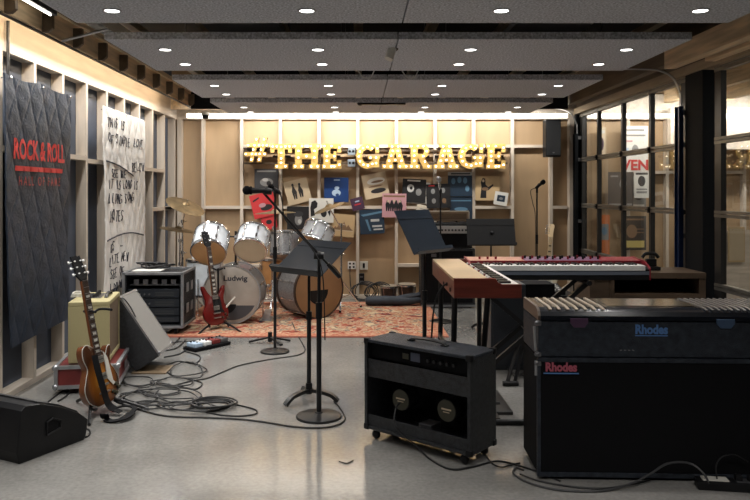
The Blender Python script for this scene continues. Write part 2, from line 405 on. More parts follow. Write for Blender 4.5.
# posts between doors
S(MB().bb(2.765, 2.90, 5.86, 6.17, 0, 2.354).build('trim_1', 'post'))
S(MB().bb(2.76, 2.90, 9.255, YB-.022, 0, 2.354).build('trim_2', 'post'))
def track(y, name, lab):
    t = T(name, lab, 'track', (2.755, y, 0))
    pts = [(0,0,0),(0,0,1.2),(0,0,2.10),(-.015,0,2.24),(-.07,0,2.35),(-.17,0,2.405),(-.30,0,2.42),(-.6,0,2.42)]
    m = MB(); sp = spline([Vector(p) for p in pts], 6)
    for a, b in zip(sp[:-1], sp[1:]):
        if b.z > 2.105: m.beam(a, b+(b-a).normalized()*.002, .035, .008, up=Vector((b-a).cross(Vector((0,1,0)))))
    m.build('curved_channel', 'alu', t)
    m = MB(); m.bb(-.02, .004, -.045, .045, 0, 2.10, .002); m.bb(-.035,-.0202,-.045,-.035,0,2.10); m.bb(-.035,-.0202,.035,.045,0,2.10); m.build('rail_channel', 'bluesheen' if y < 7 else 'post', t)
    m = MB()
    for z in (.3, 1.0, 1.774, 2.05): m.bb(.008, .06, -.03, .03, z-.02, z+.02)
    m.build('bracket', 'steel', t)
    m = MB(); m.cyl((.02,0,1.20),(.02,.05,1.20),.025); m.cyl((.02,0,1.774),(.02,.05,1.774),.025); m.build('roller','black',t)
    return t
track(6.235, 'door_track', 'dark curved steel door track, blue sheen coloured in, beside the thick black post')
track(9.20, 'door_track', 'curved steel door track in the far right corner by the wall speaker')

# ---------------- ceiling panels, halves left/right of the seam
pn = ['row straight overhead nearest the camera', 'second row from the camera', 'third row from the camera', 'row closest to the lettered back wall', 'row behind the camera']
PY = [2.86, 4.457, 6.08, 7.64, 1.24, -.38]
for r_, y0 in enumerate(PY[:4]+PY[4:]):
    for h_, (x0, x1) in enumerate(((-1.5557, .240), (.245, 2.04))):
        lab = 'grey felt ceiling panel, %s half of the %s' % (('left','right')[h_], (['nearest row in view','second row','third row','row closest to back wall','row just behind the camera','rearmost row behind the camera'])[r_])
        y1 = y0+1.165 if r_ != 3 else y0+1.05
        z0, z1 = 2.307, 2.352
        t = T('acoustic_panel', lab, 'ceiling panel', ((x0+x1)/2, (y0+y1)/2, z0), group='grey felt ceiling panels')
        w = (x1-x0)/2; d = (y1-y0)/2
        MB().bb(-w+.001, w-.001, -d, d, 0, z1-z0, .002).build('felt_board', 'felt', t)
        m = MB()
        for sx in (-w*.6, w*.6):
            m.cyl((sx, 0, z1-z0), (sx, 0, .64), .004, n=6)
        m.build('hanger_rod', 'steel', t)
S(MB().bb(-2.0, 2.5, 8.70, 8.72, 2.36, 2.94).build('added_light_baffle', 'deck'))  # black baffle added to keep cove light and view out of the plenum
# downlights
LX = [-1.264, -.265, .733, 1.753]
LYs = [(3.74,3.74),(4.77,4.77),(5.32,5.32),(6.40,6.40),(6.97,6.97),(8.05,8.05),(8.53,8.53)]
cn = ['leftmost','second from left','second from right','rightmost']
rn = ['nearest panel row','second panel row, front line','second panel row, rear line','third panel row, front line','third panel row, rear line','back panel row, front line','back panel row, rear line']
proto = None
rows = [3.74,4.77,5.32,6.40,6.97,8.05,8.53]
def spot(x, y, e, size=112, z=2.298):
    l = bpy.data.lights.new('spot', 'SPOT'); l.energy = e; l.spot_size = R(size); l.spot_blend = .7; l.shadow_soft_size = .035
    l.color = (1,.97,.935); o = bpy.data.objects.new('downlight_lamp', l); C.objects.link(o); o.location = (x,y,z); return o
for r_, y in enumerate(rows):
    for c_, x in enumerate(LX):
        if proto is None:
            proto = T('downlight', '', 'ceiling light', (0,0,0), group='recessed round downlights')
            MB().lathe([(.037,.0035),(.037,-.001),(.043,-.003),(.047,0),(.047,.0035)], 28).build('trim_ring', 'ring', proto, True)
            MB().lathe([(0,-.0005),(.0365,-.0005)], 28).build('lens', 'down', proto)
            t = proto
        else: t = copy_tree(proto)
        t.location = (x, y, 2.3035)
        t['label'] = 'round recessed downlight, %s in the %s' % (cn[c_], rn[r_].replace(',', ''))
        spot(x, y, 36 if r_ < 5 else 9)
for y in (2.1, 1.5):
    for x in LX: spot(x, y, 34)
# ducts above the first gap
for (a, b, nm, lb_) in ((-.98,-.49,'duct','pale grey air duct above the gap left of centre'),(1.02,1.42,'duct','pale grey air duct above the gap right of centre')):
    t = tag(MB().bb(-.24,.24,-.3,.3,0,.12,.004).build(nm, mat('duct_grey',(.42,.43,.44),.5)), lb_, 'duct'); t.location = ((a+b)/2, 4.75, 2.40+.02)
# ---------------- cove and fill lights
def area(name, loc, sx, sy_, e, rot, col=(1,.96,.885)):
    l = bpy.data.lights.new(name, 'AREA'); l.shape = 'RECTANGLE'; l.size = sx; l.size_y = sy_; l.energy = e; l.color = col
    o = bpy.data.objects.new(name, l); C.objects.link(o); o.location = loc; o.rotation_euler = rot; return o
area('cove_light_back', (.24, 8.82, 2.41), 3.7, .05, 68, (R(58),0,0))
area('cove_light_left', (-2.125, 5.35, 2.50), .05, 6.2, 115, (0,R(-30),0), (1,.985,.95))
S(MB().bb(-2.2, 2.68, YB-.004, YB-.001, 2.318, 2.372).build('trim_4', 'led'))
S(MB().bb(2.93, 5.9, YB-.004, YB-.001, 2.318, 2.372).build('trim_5', 'led_hall'))
area('hall_light', (4.4, 8.8, 2.44), 3.0, .05, 34, (R(50),0,0))
area('hall_lamp', (4.4, 5.5, 2.46), 1.6, 3.0, 46, (0,0,0))
# linear lamp top left
t = T('linear_lamp', 'slim white tube lamp above the left timber beam', 'ceiling light', (-1.9, 4.0, 2.472))
MB().bb(-.02,.02,-.55,.55,0,.03).build('housing','steel',t); MB().cyl((0,-.15,-.006),(0,.5,-.006),.006).build('tube','led',t)
# white strut rod
p0, p1 = P(62,41,4.9), P(108,29,4.9)
t = tag(MB().cyl(Vector((0,0,0)), p1-p0, .009, n=10).build('sprinkler_pipe','alu'), 'thin pale metal rod slanting from left beam up to ceiling panel','pipe'); t.location = p0
# seam line cover / track lamp / spotlight
t = T('spotlight', 'small black spotlight with white barrel hung from second panel row', 'spotlight', P(394,47,4.75)+Vector((0,0,0)))
zc = 2.307-P(394,47,4.75).z
MB().ball((0,0,0), .032).build('yoke','black',t,True)
MB().cyl((0,0,0),(0,0,zc),.012).build('stem','black',t)
MB().cyl((-.01,-.01,-.01),(-.035,-.03,-.085),.028,n=18).build('barrel','offwhite',t,True)
t = T('projector_bar', 'black bar lamp hung under rear panel row at centre', 'lamp', P(382,102.5,7.68))
MB().bb(-.23,.25,-.03,.03,-.025,.025,.008).build('bar','black',t); MB().ball((-.23,0,0),.035).build('end_cap','black',t,True)
m = MB(); m.cyl((-.18,0,.02),(-.18,0,.045),.008); m.cyl((.18,0,.02),(.18,0,.045),.008); m.build('bracket','black',t)
for px in (367, 411):
    pts = [P(px-10,72.5,5.67), P(px-5,76.5,5.67), P(px,78,5.67), P(px+4,77,5.67), P(px+8,72.5,5.67)]
    o = pts[0].copy(); q = [p-o for p in pts]; q[0].z += .03; q[-1].z += .03
    t = tag(MB().tube(q,.005,6,res=5).build('wire_loop','white'), 'white wire loop drooping behind second panel row, %s of centre seam' % ('left' if px < 400 else 'right'), 'wire'); t.location = o
t = T('security_camera', 'small dark dome camera on the left beam near back corner', 'camera', P(205.5,115,8.86))
MB().lathe([(0,-.05),(.025,-.045),(.042,-.02),(.045,0)],20).build('dome','black',t,True); MB().cyl((0,0,0),(0,0,.03),.05).build('base','offwhite',t)
# conduit pipe left
t = T('conduit', 'dark vertical conduit with bend above the quilted black blanket', 'pipe', (XL+.02, 4.80, 0))
MB().tube([(0,-.0,1.9),(0,0,2.30),(0,0,2.46),(0,0,2.50)],.011,10,res=5).build('pipe_run','blackmetal',t,True)
t = T('conduit', 'long thin dark pipe running along the lower edge of left beam', 'pipe', (-2.035, 0, 2.392))
MB().cyl((0,1,0),(0,8.9,0),.009).build('pipe_run','blackmetal',t,True)
# ================================================================ MARQUEE LETTERS
K = 78.0
def wx(px): return (px-VX)/K
def wz(py): return EYE-(py-VY)/K
H = .316
def strokes(ch, w):
    """list of polygons (x,z) and bulb points; letter box 0..w by 0..H, slab serif"""
    s = .088; f = .058
    R4 = lambda a,b,c,d: [(a,c),(b,c),(b,d),(a,d)]
    P_ = []; B = []
    if ch == 'T':
        P_ = [R4(0,w,H-f-.012,H), R4(w/2-s/2,w/2+s/2,0,H), R4(w*.2,w*.8,0,f), R4(0,.05,H-.115,H), R4(w-.05,w,H-.115,H)]
        B = [(.03,H-.035),(w/2,H-.04),(w-.03,H-.035),(w*.30,H-.035),(w*.70,H-.035),(w/2,.20),(w/2,.13),(w/2,.075),(w*.3,.03),(w*.7,.03)]
    elif ch == 'H':
        for x in (0, w-.14):
            P_ += [R4(x+.026,x+.114,0,H), R4(x,x+.14,0,f), R4(x,x+.14,H-f,H)]
            c = x+.07; B += [(x+.025,H-.03),(x+.115,H-.03),(c,.225),(c,.16) if 0 else (c,.14),(x+.03,.03),(x+.11,.03)]
        P_ += [R4(.08,w-.08,H/2-.035,H/2+.035)]; B += [(w/2,H/2)]
    elif ch == 'E':
        P_ = [R4(.018,.106,0,H), R4(0,w-.01,0,f), R4(0,w-.01,H-f,H), R4(.08,w*.66,H/2-.03,H/2+.03), R4(w-.06,w-.01,0,.11), R4(w-.06,w-.01,H-.11,H), R4(w*.58,w*.72,H/2-.06,H/2+.06)]
        B = [(.03,.03),(.12,.03),(w*.62,.03) if w > .2 else (.15,.03),(w-.035,.05),(.03,H-.03),(.12,H-.03),(w-.035,H-.05),(.062,.10),(.062,H/2),(.062,.22),(w*.62,H/2)]
    elif ch == 'A':
        t = w/2
        P_ = [[(.03,0),(.115,0),(t+.03,H),(t-.05,H)], [(w-.03,0),(w-.115,0),(t-.03,H),(t+.05,H)], R4(.07,w-.07,.085,.135), R4(0,.14,0,f), R4(w-.14,w,0,f), R4(t-.09,t+.05,H-f*.8,H)]
        B = [(.03,.03),(.11,.03),(w-.11,.03),(w-.03,.03),(.09,.10),(w-.09,.10),(.115,.165),(w-.115,.165),(.135,.225),(w-.135,.225),(t-.04,H-.035),(t+.035,H-.035),(t,.11)]
    elif ch == 'R':
        P_ = [R4(.022,.108,0,H), R4(0,.135,0,f), R4(0,.12,H-f,H)]
        ro, ri = .095, .032; cx, cz = w-.125, H-.095
        arc = [(cx+ro*math.cos(a), cz+ro*math.sin(a)) for a in [R(90-18*i) for i in range(11)]]
        for a, b in zip(range(10), range(1,11)):
            A0, A1 = R(90-18*a), R(90-18*b)
            P_.append([(cx+ri*math.cos(A0), cz+ri*math.sin(A0)),(cx+ro*math.cos(A0), cz+ro*math.sin(A0)),(cx+ro*math.cos(A1), cz+ro*math.sin(A1)),(cx+ri*math.cos(A1), cz+ri*math.sin(A1))])
        P_ += [R4(.09,cx+.002,H-.063,H), R4(.09,cx+.002,H-.19,H-.127), [(cx-.05,H-.17),(cx+.035,H-.18),(w-.0,0),(w-.095,0)], R4(w-.11,w,0,f*.8)]
        B = [(.03,.03),(.10,.03),(.065,.10),(.065,.165),(.065,.225),(.03,H-.03),(.11,H-.03),(cx+.02,H-.032),(cx+.062,H-.095),(cx+.02,H-.158),(w-.085,.09),(w-.04,.03)]
    elif ch == 'G':
        cx, cz = w/2-.008, H/2; ro, ri = H/2, .075; rx = (w/2-.008)/ro
        n = 18; a0, a1 = 48, 335
        for i in range(n):
            A0 = R(a0+(a1-a0)*i/n); A1 = R(a0+(a1-a0)*(i+1)/n)
            rr = lambda A, q: (cx+(q*rx if q == ro else q*.9)*math.cos(A), cz+q*math.sin(A)*(1 if q == ro else 1.15))
            P_.append([rr(A0,ri), rr(A0,ro), rr(A1,ro), rr(A1,ri)])
        P_ += [R4(w-.09,w-.012,.02,H*.47), R4(w-.15,w,H*.37,H*.52), R4(w-.06,w-.012,H-.12,H)]
        for i in range(9):
            A = R(58+(305-58)*i/8); B.append((cx+.118*rx*math.cos(A)*1.02, cz+.118*math.sin(A)))
        B += [(w-.035,H-.06),(w-.05,.07),(w-.05,H*.44),(w-.12,H*.44)]
    elif ch == '#':
        sl = .035
        for x in (.06, .16):
            P_.append([(x,0),(x+.05,0),(x+.05+sl*2.2,H*.98),(x+sl*2.2,H*.98)])
        P_ += [R4(0,w-.03,.075,.125), R4(.03,w,.185,.235)]
        B = [(.02,.10),(.10,.10),(.15,.10),(.20,.10),(.26,.10),(.05,.21),(.13,.21),(.19,.21),(.24,.21),(.29,.21),(.09,.03),(.19,.03),(.155,.285),(.255,.285),(.115,.155),(.215,.155)]
    return P_, B
LET = [('#',244.5,268.5,162,'slanting hash sign of round bulbs opening the lit sign'),
 ('T',270.5,292,168.8,'lit slab-serif letter T, the only T of the sign'),
 ('H',293,320,168.8,'lit slab-serif letter H, the only H of the sign'),
 ('E',322,342,168.8,'lit letter E ending the word THE, beside the small grey boxes'),
 ('G',356,380,168.8,'lit letter G that begins the word GARAGE'),
 ('A',382,408.5,168.8,'lit letter A after the first G of GARAGE'),
 ('R',409,431.5,168.8,'lit letter R, the only R of the sign'),
 ('A',433.5,459,168.8,'lit letter A just after the letter R'),
 ('G',458,484,168.8,'lit letter G near the end of GARAGE, before the final E'),
 ('E',486,506,168.8,'lit letter E ending the word GARAGE, last on the sign')]
YL = 9.22
for ch, a, b, base, lab in LET:
    w = wx(b)-wx(a)
    kk = FPX/YL
    p = P(a, base, YL); w = (b-a)/kk
    t = T('marquee_letter', lab+' over the wall', 'sign letter', (p.x, YL, p.z), group='bulb-lit letters of the wall sign')
    Ps, Bs = strokes(ch, w)
    m = MB(); e = MB()
    for i, q in enumerate(Ps):
        m.prism(q, -.012-.0004*i, .0)
        cx = sum(v[0] for v in q)/len(q); cz = sum(v[1] for v in q)/len(q)
        e.prism([(cx+(u-cx)*1.0, cz+(v-cz)*1.0) for u, v in q], .0005+.0003*i, .055)
    m.build('face', 'gold', t); e.build('casing', 'goldedge', t)
    for (bx_, bz_) in Bs:
        if ch == '#': bx_ *= w/.31
        MB().ball((0,0,0), .0105, n=12).build('bulb', 'bulb', t, True, loc=(bx_, -.022, bz_))
    mm = MB(); mm.bb(.02, w-.02, .0555, .0655, H*.45, H*.55) if ch not in 'G' else mm.bb(.0, .06, .0555, .0655, H*.45, H*.55)
    mm.bb(.03,.05,.066,.129,H*.47,H*.53); mm.build('mount_bar', 'blackmetal', t)
# a rail that carries the letters
t = T('sign_rail', 'thin brown rail behind the lit letters across the wall studs', 'rail', (wx(244), YL+.1, 0))
for z in (EYE-(150-VY)/79.1, EYE-(163-VY)/79.1): MB().bb(0, wx(507)-wx(244), 0, .028, z-.012, z+.012).build('rail_bar', 'dark_shaded_wood', t)
for (py, lab) in ((151.3,'upper small blue-grey twin socket box between THE and GARAGE'),(163,'lower small blue-grey twin socket box between THE and GARAGE')):
    p = P(351.5, py, 9.26)
    t = T('socket_box', lab, 'socket', p); MB().bb(-.048,.048,0,.09,-.048,.048,.008).build('housing', mat('blue_grey_box',(.30,.36,.42),.4,metal=.3), t)
    for sx in (-.022,.022):
        MB().cyl((sx,-.004,0),(sx,.001,0),.016,n=14).build('socket_face','black',t)
# ================================================================ ALBUM SLEEVES
def album(px, py, size, rot, base, art, lab, grp='record sleeves pinned to the back wall', yy=YB-.012, cat='record sleeve'):
    p = P(px, py, yy); s = size/2/ (FPX/yy)
    t = T('record_sleeve', lab, cat, p, (0, -R(rot), 0), group=grp)
    MB().bb(-s, s, -.002, .002, -s, s).build('sleeve', base, t)
    groups = {}
    for i, (mname, kind, *a) in enumerate(art):
        m = groups.setdefault(mname, MB())
        y0 = -.0022-.0004*(i+1)
        if kind == 'b': x0,x1,z0,z1 = a; m.bb(x0*s, x1*s, y0, -.0021, z0*s, z1*s)
        elif kind == 'e':
            cx,cz,rx,rz = a; m.prism([(cx*s+rx*s*math.cos(2*PI*k/18), cz*s+rz*s*math.sin(2*PI*k/18)) for k in range(18)], y0, -.0021)
        elif kind == 'p': m.prism([(u*s,v*s) for u,v in a[0]], y0, -.0021)
        elif kind == 't':
            txt, cx, cz, sz = a; m.text(txt, sz*s, Matrix.Translation((cx*s, y0, cz*s)) @ Matrix.Rotation(R(90),4,'X'), ext=.0003, off=.004)
    for k, m in groups.items(): m.build('artwork', k, t)
    return t
def cm(n, c): 
    M[n] = mat(n, c, .45); return n
ink=cm('print_black',(.018,.018,.02)); gre=cm('print_grey',(.22,.22,.22)); lg=cm('print_light_grey',(.5,.5,.49)); be=cm('print_beige',(.52,.42,.29)); wh=cm('print_white',(.68,.67,.63))
bl=cm('print_blue',(.012,.045,.17)); db=cm('print_dark_blue',(.018,.035,.06)); mb=cm('print_mid_blue',(.10,.20,.30)); pk=cm('print_pink',(.50,.27,.30)); rd=cm('print_red',(.55,.035,.04)); br=cm('print_brown',(.20,.12,.07)); tn=cm('print_tan',(.50,.36,.20)); dk=cm('print_charcoal',(.045,.045,.05)); pu=cm('print_plum',(.06,.03,.06)); pb=cm('print_pale_blue',(.40,.52,.66)); yl=cm('print_yellow',(.55,.45,.15))
fig = lambda cx, h=1: [(cx-.12,-.6*h),(cx-.18,.1*h),(cx-.1,.35*h),(cx-.06,.55*h),(cx+.06,.55*h),(cx+.1,.35*h),(cx+.22,.0),(cx+.14,-.6*h),(cx+.04,-.6*h),(cx+.0,-.1),(cx-.04,-.6*h)]
album(266.5,181,24,0,dk,[(gre,'e',0,-.1,.55,.35),(lg,'e',-.1,.1,.25,.14),(ink,'e',.2,-.2,.2,.2),(gre,'b',-.8,.8,.75,.88)],'dark grey photo record sleeve, upper left, above the red sleeve')
album(263.5,205,24,14,rd,[(ink,'e',.2,-.25,.5,.25),(pk,'e',-.1,.0,.3,.18),(ink,'p',[(-.8,.55),(-.2,.75),(-.25,.6),(-.8,.4)])],'bright red record sleeve tilted behind the drum cymbal', yy=YB-.02)
album(269,222,15,8,rd,[(ink,'e',0,0,.4,.3)],'small red record sleeve low behind the middle drum', yy=YB-.008)
album(297.5,191.5,24,14,be,[(ink,'p',fig(-.28)),(ink,'p',fig(.25,.9)),(ink,'e',-.28,.62,.1,.12),(ink,'e',.28,.55,.1,.12)],'cream record sleeve with two dark standing figures, tilted left')
album(298.5,218,23,0,ink,[(gre,'e',0,-.15,.33,.48),(dk,'e',0,.35,.42,.25),(lg,'e',.1,-.3,.16,.2)],'black record sleeve with a dim grey face behind the cymbals', yy=YB-.018)
album(321.3,210.5,24.5,0,wh,[(ink,'p',[(-.9,.2),(-.8,.7),(-.5,.85),(-.3,.6),(-.35,.25),(-.6,.1),(-.5,-.4),(-.85,-.5)]),(ink,'e',.2,-.2,.25,.35),(ink,'p',[(.5,-.1),(.8,.1),(.7,-.5)])],'white record sleeve with black silhouettes overlapping below the blue one', yy=YB-.024)
album(336.3,189.8,24.5,0,bl,[(pb,'e',0,-.25,.36,.28),(bl,'e',.08,-.42,.14,.12),(pb,'e',.05,.15,.2,.14),(pb,'b',-.2,.3,.75,.85)],'square royal blue record sleeve with a pale emblem')
album(357.5,203.8,12.5,15,pu,[(rd,'b',-.5,.5,-.2,.0),(pb,'b',-.3,.4,.3,.5)],'small plum single sleeve tilted between blue and cream sleeves')
album(343.3,225.5,22.5,-5,tn,[(br,'p',[(-.9,-.4),(-.7,-.1),(-.55,-.25),(-.35,.25),(-.15,-.1),(.05,.35),(.3,-.15),(.45,.1),(.65,-.2),(.9,-.4)]),(be,'b',-.9,.9,-.42,-.5)],'sand coloured record sleeve with a brown mountain ridge', yy=YB-.01)
album(372,221.7,24.5,3,db,[(mb,'p',[(-.9,.6),(.9,.85),(.9,.7),(-.7,.45)]),(mb,'p',[(-.5,.1),(-.3,.1),(-.1,-.75),(-.25,-.75)]),(lg,'t','BLUE LINE',.25,-.1,.34),(lg,'b',-.1,.85,-.62,-.4)] if False else [(mb,'p',[(-.9,.6),(.9,.85),(.9,.7),(-.7,.45)]),(mb,'p',[(-.55,.2),(-.35,.2),(-.1,-.75),(-.25,-.75)]),(lg,'b',-.1,.6,0,.2),(lg,'b',.0,.8,-.45,-.3),(lg,'b',.1,.85,-.7,-.58)],'dark blue record sleeve with slanted stripes and pale bars, low centre')
album(375.5,185.5,24.5,11,be,[(wh,'e',.1,.35,.75,.28),(ink,'e',.15,-.45,.62,.20),(br,'e',.2,.3,.5,.10),(br,'e',.0,-.05,.6,.07)],'cream record sleeve with a black oval, tilted under letter A')
album(394.2,205.5,24,-1,pk,[(br,'b',-.9,.9,.7,.85),(ink,'p',fig(-.55,.8)),(ink,'p',fig(-.2,.8)),(ink,'p',fig(.15,.8)),(ink,'p',fig(.5,.8)),(be,'e',-.5,.35,.1,.1),(be,'e',.0,.4,.1,.1),(be,'e',.45,.35,.1,.1)],'pink record sleeve with a row of dark figures', yy=YB-.022)
album(414,190.8,23.5,-3,ink,[(lg,'e',-.3,.2,.30,.34),(gre,'e',.4,-.1,.25,.3),(wh,'b',-.6,.5,.8,.92),(ink,'e',-.25,.22,.12,.14)],'black record sleeve with a round pale shape under letter R', yy=YB-.02)
album(419,193,21.5,-3,wh,[(gre,'b',-.8,.9,-.3,-.1)],'white record sleeve peeking out right of the black one', yy=YB-.012)
album(422,211,12.5,-14,offw:=cm('print_cream',(.6,.54,.44)),[(gre,'b',-.6,.6,-.1,.0),(gre,'b',-.5,.5,.3,.4)],'little cream card tilted above the blue music stand', cat='card')
album(438.5,196,24,2,ink,[(gre,'e',-.45,.4,.17,.22),(gre,'e',.4,.45,.17,.22),(gre,'e',-.4,-.4,.17,.22),(br,'e',.45,-.4,.17,.22),(rd,'b',-.8,-.3,.82,.92)],'black record sleeve with four dim faces behind the silver microphone', yy=YB-.024)
album(460,184.2,24.3,0,db,[(lg,'b',-1,1,.72,1),(dk,'b',-.75,.85,.80,.92),(mb,'e',-.55,.25,.17,.26),(mb,'e',-.05,.35,.17,.26),(mb,'e',.42,.3,.17,.26),(mb,'e',.6,-.35,.17,.26)],'dark blue record sleeve with pale title strip and four faces', yy=YB-.016)
album(461,208,22.5,0,db,[(mb,'e',.0,-.1,.6,.18),(mb,'b',-.9,.9,.6,.7)],'dark blue record sleeve low, just above the amplifier stack', yy=YB-.008)
album(487.5,188.3,24.2,0,tn,[(ink,'p',[(-.6,-.8),(-.5,.1),(-.55,.5),(-.4,.85),(-.2,.8),(-.15,.3),(.05,.1),(.45,.35),(.5,.25),(.1,-.15),(-.1,-.2),(-.1,-.8)]),(br,'e',-.2,-.05,.28,.14),(be,'e',-.35,.62,.1,.12)],'tan record sleeve with a standing guitarist silhouette', yy=YB-.02)
album(501,198.6,13.3,-9,wh,[(db,'b',-.6,.6,-.45,.5),(gre,'e',0,0,.3,.2)],'small white-bordered single sleeve with dark picture, tilted right', yy=YB-.03)
# lamp bar below the low sleeve
# wall speaker
t = T('wall_speaker', 'black upright loudspeaker high on the back wall in the right corner', 'speaker', P(553.5,138,9.1))
MB().bb(-.095,.095,0,.17,-.235,.235,.012).build('cabinet','black',t); MB().bb(-.085,.085,-.006,-.0005,-.215,.215,.004).build('grille', mat('speaker_grille',(.014,.015,.018),.6,bump=.3,bscale=400),t)
MB().bb(-.012,.012,-.0075,-.0065,-.19,-.175).build('badge','steel',t); MB().bb(-.03,.03,.1705,.248,-.05,.05).build('bracket','blackmetal',t)
# outlets
t = T('wall_outlet', 'white double socket plate low on back wall, left of the stud', 'socket', P(351.8,265.3,YB+.083))
MB().bb(-.052,.052,-.006,.004,-.05,.05,.004).build('plate','white',t)
for sx in (-.024,.024):
    for sz in (-.022,.022): MB().bb(sx-.012,sx+.012,-.0075,-.0062,sz-.012,sz+.012).build('socket','black',t)
t = T('wall_switch', 'pale grey wall plate with one dark slot, right of the stud', 'switch', P(363.8,265.5,YB+.083))
MB().bb(-.052,.052,-.006,.004,-.055,.055,.004).build('plate','offwhite',t); MB().bb(-.014,.014,-.009,-.0062,-.03,.03).build('slot','black',t)
t = T('floor_box', 'small black connector box on the wall under the grey plate', 'box', P(361.5,279,YB+.02))
MB().bb(-.035,.035,-.02,.06,-.07,.07,.004).build('box','black',t); MB().bb(-.02,.02,-.022,-.0205,-.04,-.02).build('socket','steel',t); MB().bb(-.02,.02,-.022,-.0205,.02,.04).build('socket','steel',t)
# power cord hanging from outlet
m = MB(); pts=[P(350,268,9.4),P(350,275,9.38),P(350.5,285,9.36),P(352,293,9.3),P(358,297,9.2)]
t = tag(m.tube([p-pts[0] for p in pts],.006,6,res=4).build('wall_cable','rope'),'black cord dropping from the white wall socket','cord'); t.location=pts[0]
# ================================================================ BLANKETS
def clothx(y, z, pitch, amp, sgn=1):
    a = (y+z*.42)/pitch; b = (y-z*.62)/pitch
    da = abs((a % 1)-.5)*2; db_ = abs((b % 1)-.5)*2      # 1 on the seam
    g = max(0, 1-(1-da)/.16); h = max(0, 1-(1-db_)/.16)
    puff = (1-da**3)*(1-db_**3)
    wr = .002*math.sin(9*y+3*z)+.003*math.sin(3.1*z+2*y)+.0009*math.sin(31*y-17*z)+.0006*math.sin(53*z+21*y)
    return .020+wr+amp*.55*puff-amp*.45*max(g, h)**2
def blanket(name, lab, y0, y1, z0, z1, nu, nv, fx, mname, pitch, amp, edgew):
    t = T(name, lab, 'blanket', (XL+.03, y0, z0)); bm = bmesh.new(); vs = []
    for j in range(nv+1):
        vs.append([bm.verts.new((lambda yz: (max(clothx(yz[0], yz[1], pitch, amp), .004), yz[0], yz[1]))(fx(i/nu, j/nv))) for i in range(nu+1)])
    for j in range(nv):
        for i in range(nu): bm.faces.new((vs[j][i], vs[j][i+1], vs[j+1][i+1], vs[j+1][i]))
    r = bmesh.ops.extrude_face_region(bm, geom=list(bm.faces))
    for g in r['geom']:
        if isinstance(g, bmesh.types.BMVert): g.co.x += .010
    bmesh.ops.recalc_face_normals(bm, faces=bm.faces)
    m = MB(); m.bm.free(); m.bm = bm; m.build('quilted_cloth', mname, t, True)
    t['pa'] = pitch; t['am'] = amp
    return t
def drape(mb, t, lift=.0025, step=.02):
    """lay flat lettering onto the quilted surface"""
    bm = mb.bm; bmesh.ops.triangulate(bm, faces=bm.faces)
    for _ in range(5):
        es = [e for e in bm.edges if e.calc_length() > step]
        if not es: break
        bmesh.ops.subdivide_edges(bm, edges=es, cuts=1); bmesh.ops.triangulate(bm, faces=bm.faces)
    for v in bm.verts: v.co.x = clothx(v.co.y, v.co.z, t['pa'], t['am'])+.010+lift
    return mb
M['quiltblue'] = mat('quilted_blue_black', (.016,.025,.043), .55, var=.3, scale=7, bump=.35, bscale=55)
M['quiltwhite'] = mat('quilted_white', (.74,.71,.67), .8, var=.08, scale=6, bump=.4, bscale=60)
def f1(u, v):
    L = 1.06; H_ = 1.77
    y = L*u + .05*(1-v)*(1-u)*2-.02*math.sin(v*5)
    z = H_*v - 0.006*math.sin(u*PI*3)*v + .03*(u-.5)*(1-v)+ (.012*abs(math.sin(u*PI*2)) * -v)
    return y, z
t = blanket('moving_blanket', 'dark blue-black quilted blanket with red lettering hung on left wall', 4.66, 5.72, .37, 2.14, 110, 170, f1, 'quiltblue', .215, .0065, 0)
rx = Matrix(((0,0,1,0),(1,0,0,0),(0,1,0,0),(0,0,0,1)))   # text plane: x->Y, y->Z, normal->+X
def btext(txt, size, y, z, sx, off, name, m_, par, sp=1.0):
    drape(MB().text(txt, size, Matrix.Translation((0, y, z)) @ rx, ext=0, off=off, sx=sx, sp=sp), par).build(name, m_, par)
btext('ROCK & ROLL', .185, .545, 1.285, .70, .006, 'lettering', 'redtext', t)
m = MB(); fs = [m.bm.verts.new((0,a,b)) for a,b in ((.16,1.145),(.93,1.145),(.93,1.178),(.16,1.178))]; m.bm.faces.new(fs); drape(m, t).build('underline','redtext',t)
btext('HALL OF FAME', .088, .545, 1.075, .80, .0012, 'lettering', mat('faded_red_ink',(.36,.06,.05),.7), t, 1.55)
for i, u in enumerate((.06,.49,.93)):
    m = MB(); m.cyl((-.02,0,0),(.04,0,0),.006,n=10); m.ball((.045,0,0),.010); m.build('hook','chrome',t,loc=(0,1.12*u,1.765-.02))
def f2(u, v):
    L = 1.24; H_ = 1.68
    y = L*u + .03*math.sin(v*4)*(1-u)+.01*math.sin(v*6)*u
    z = H_*v + .10*u*(1-v) - .015*v*u
    return y, z
t = blanket('moving_blanket', 'white quilted blanket covered in black handwriting on left wall', 6.50, 7.84, .46, 2.14, 110, 150, f2, 'quiltwhite', .19, .010, 0)
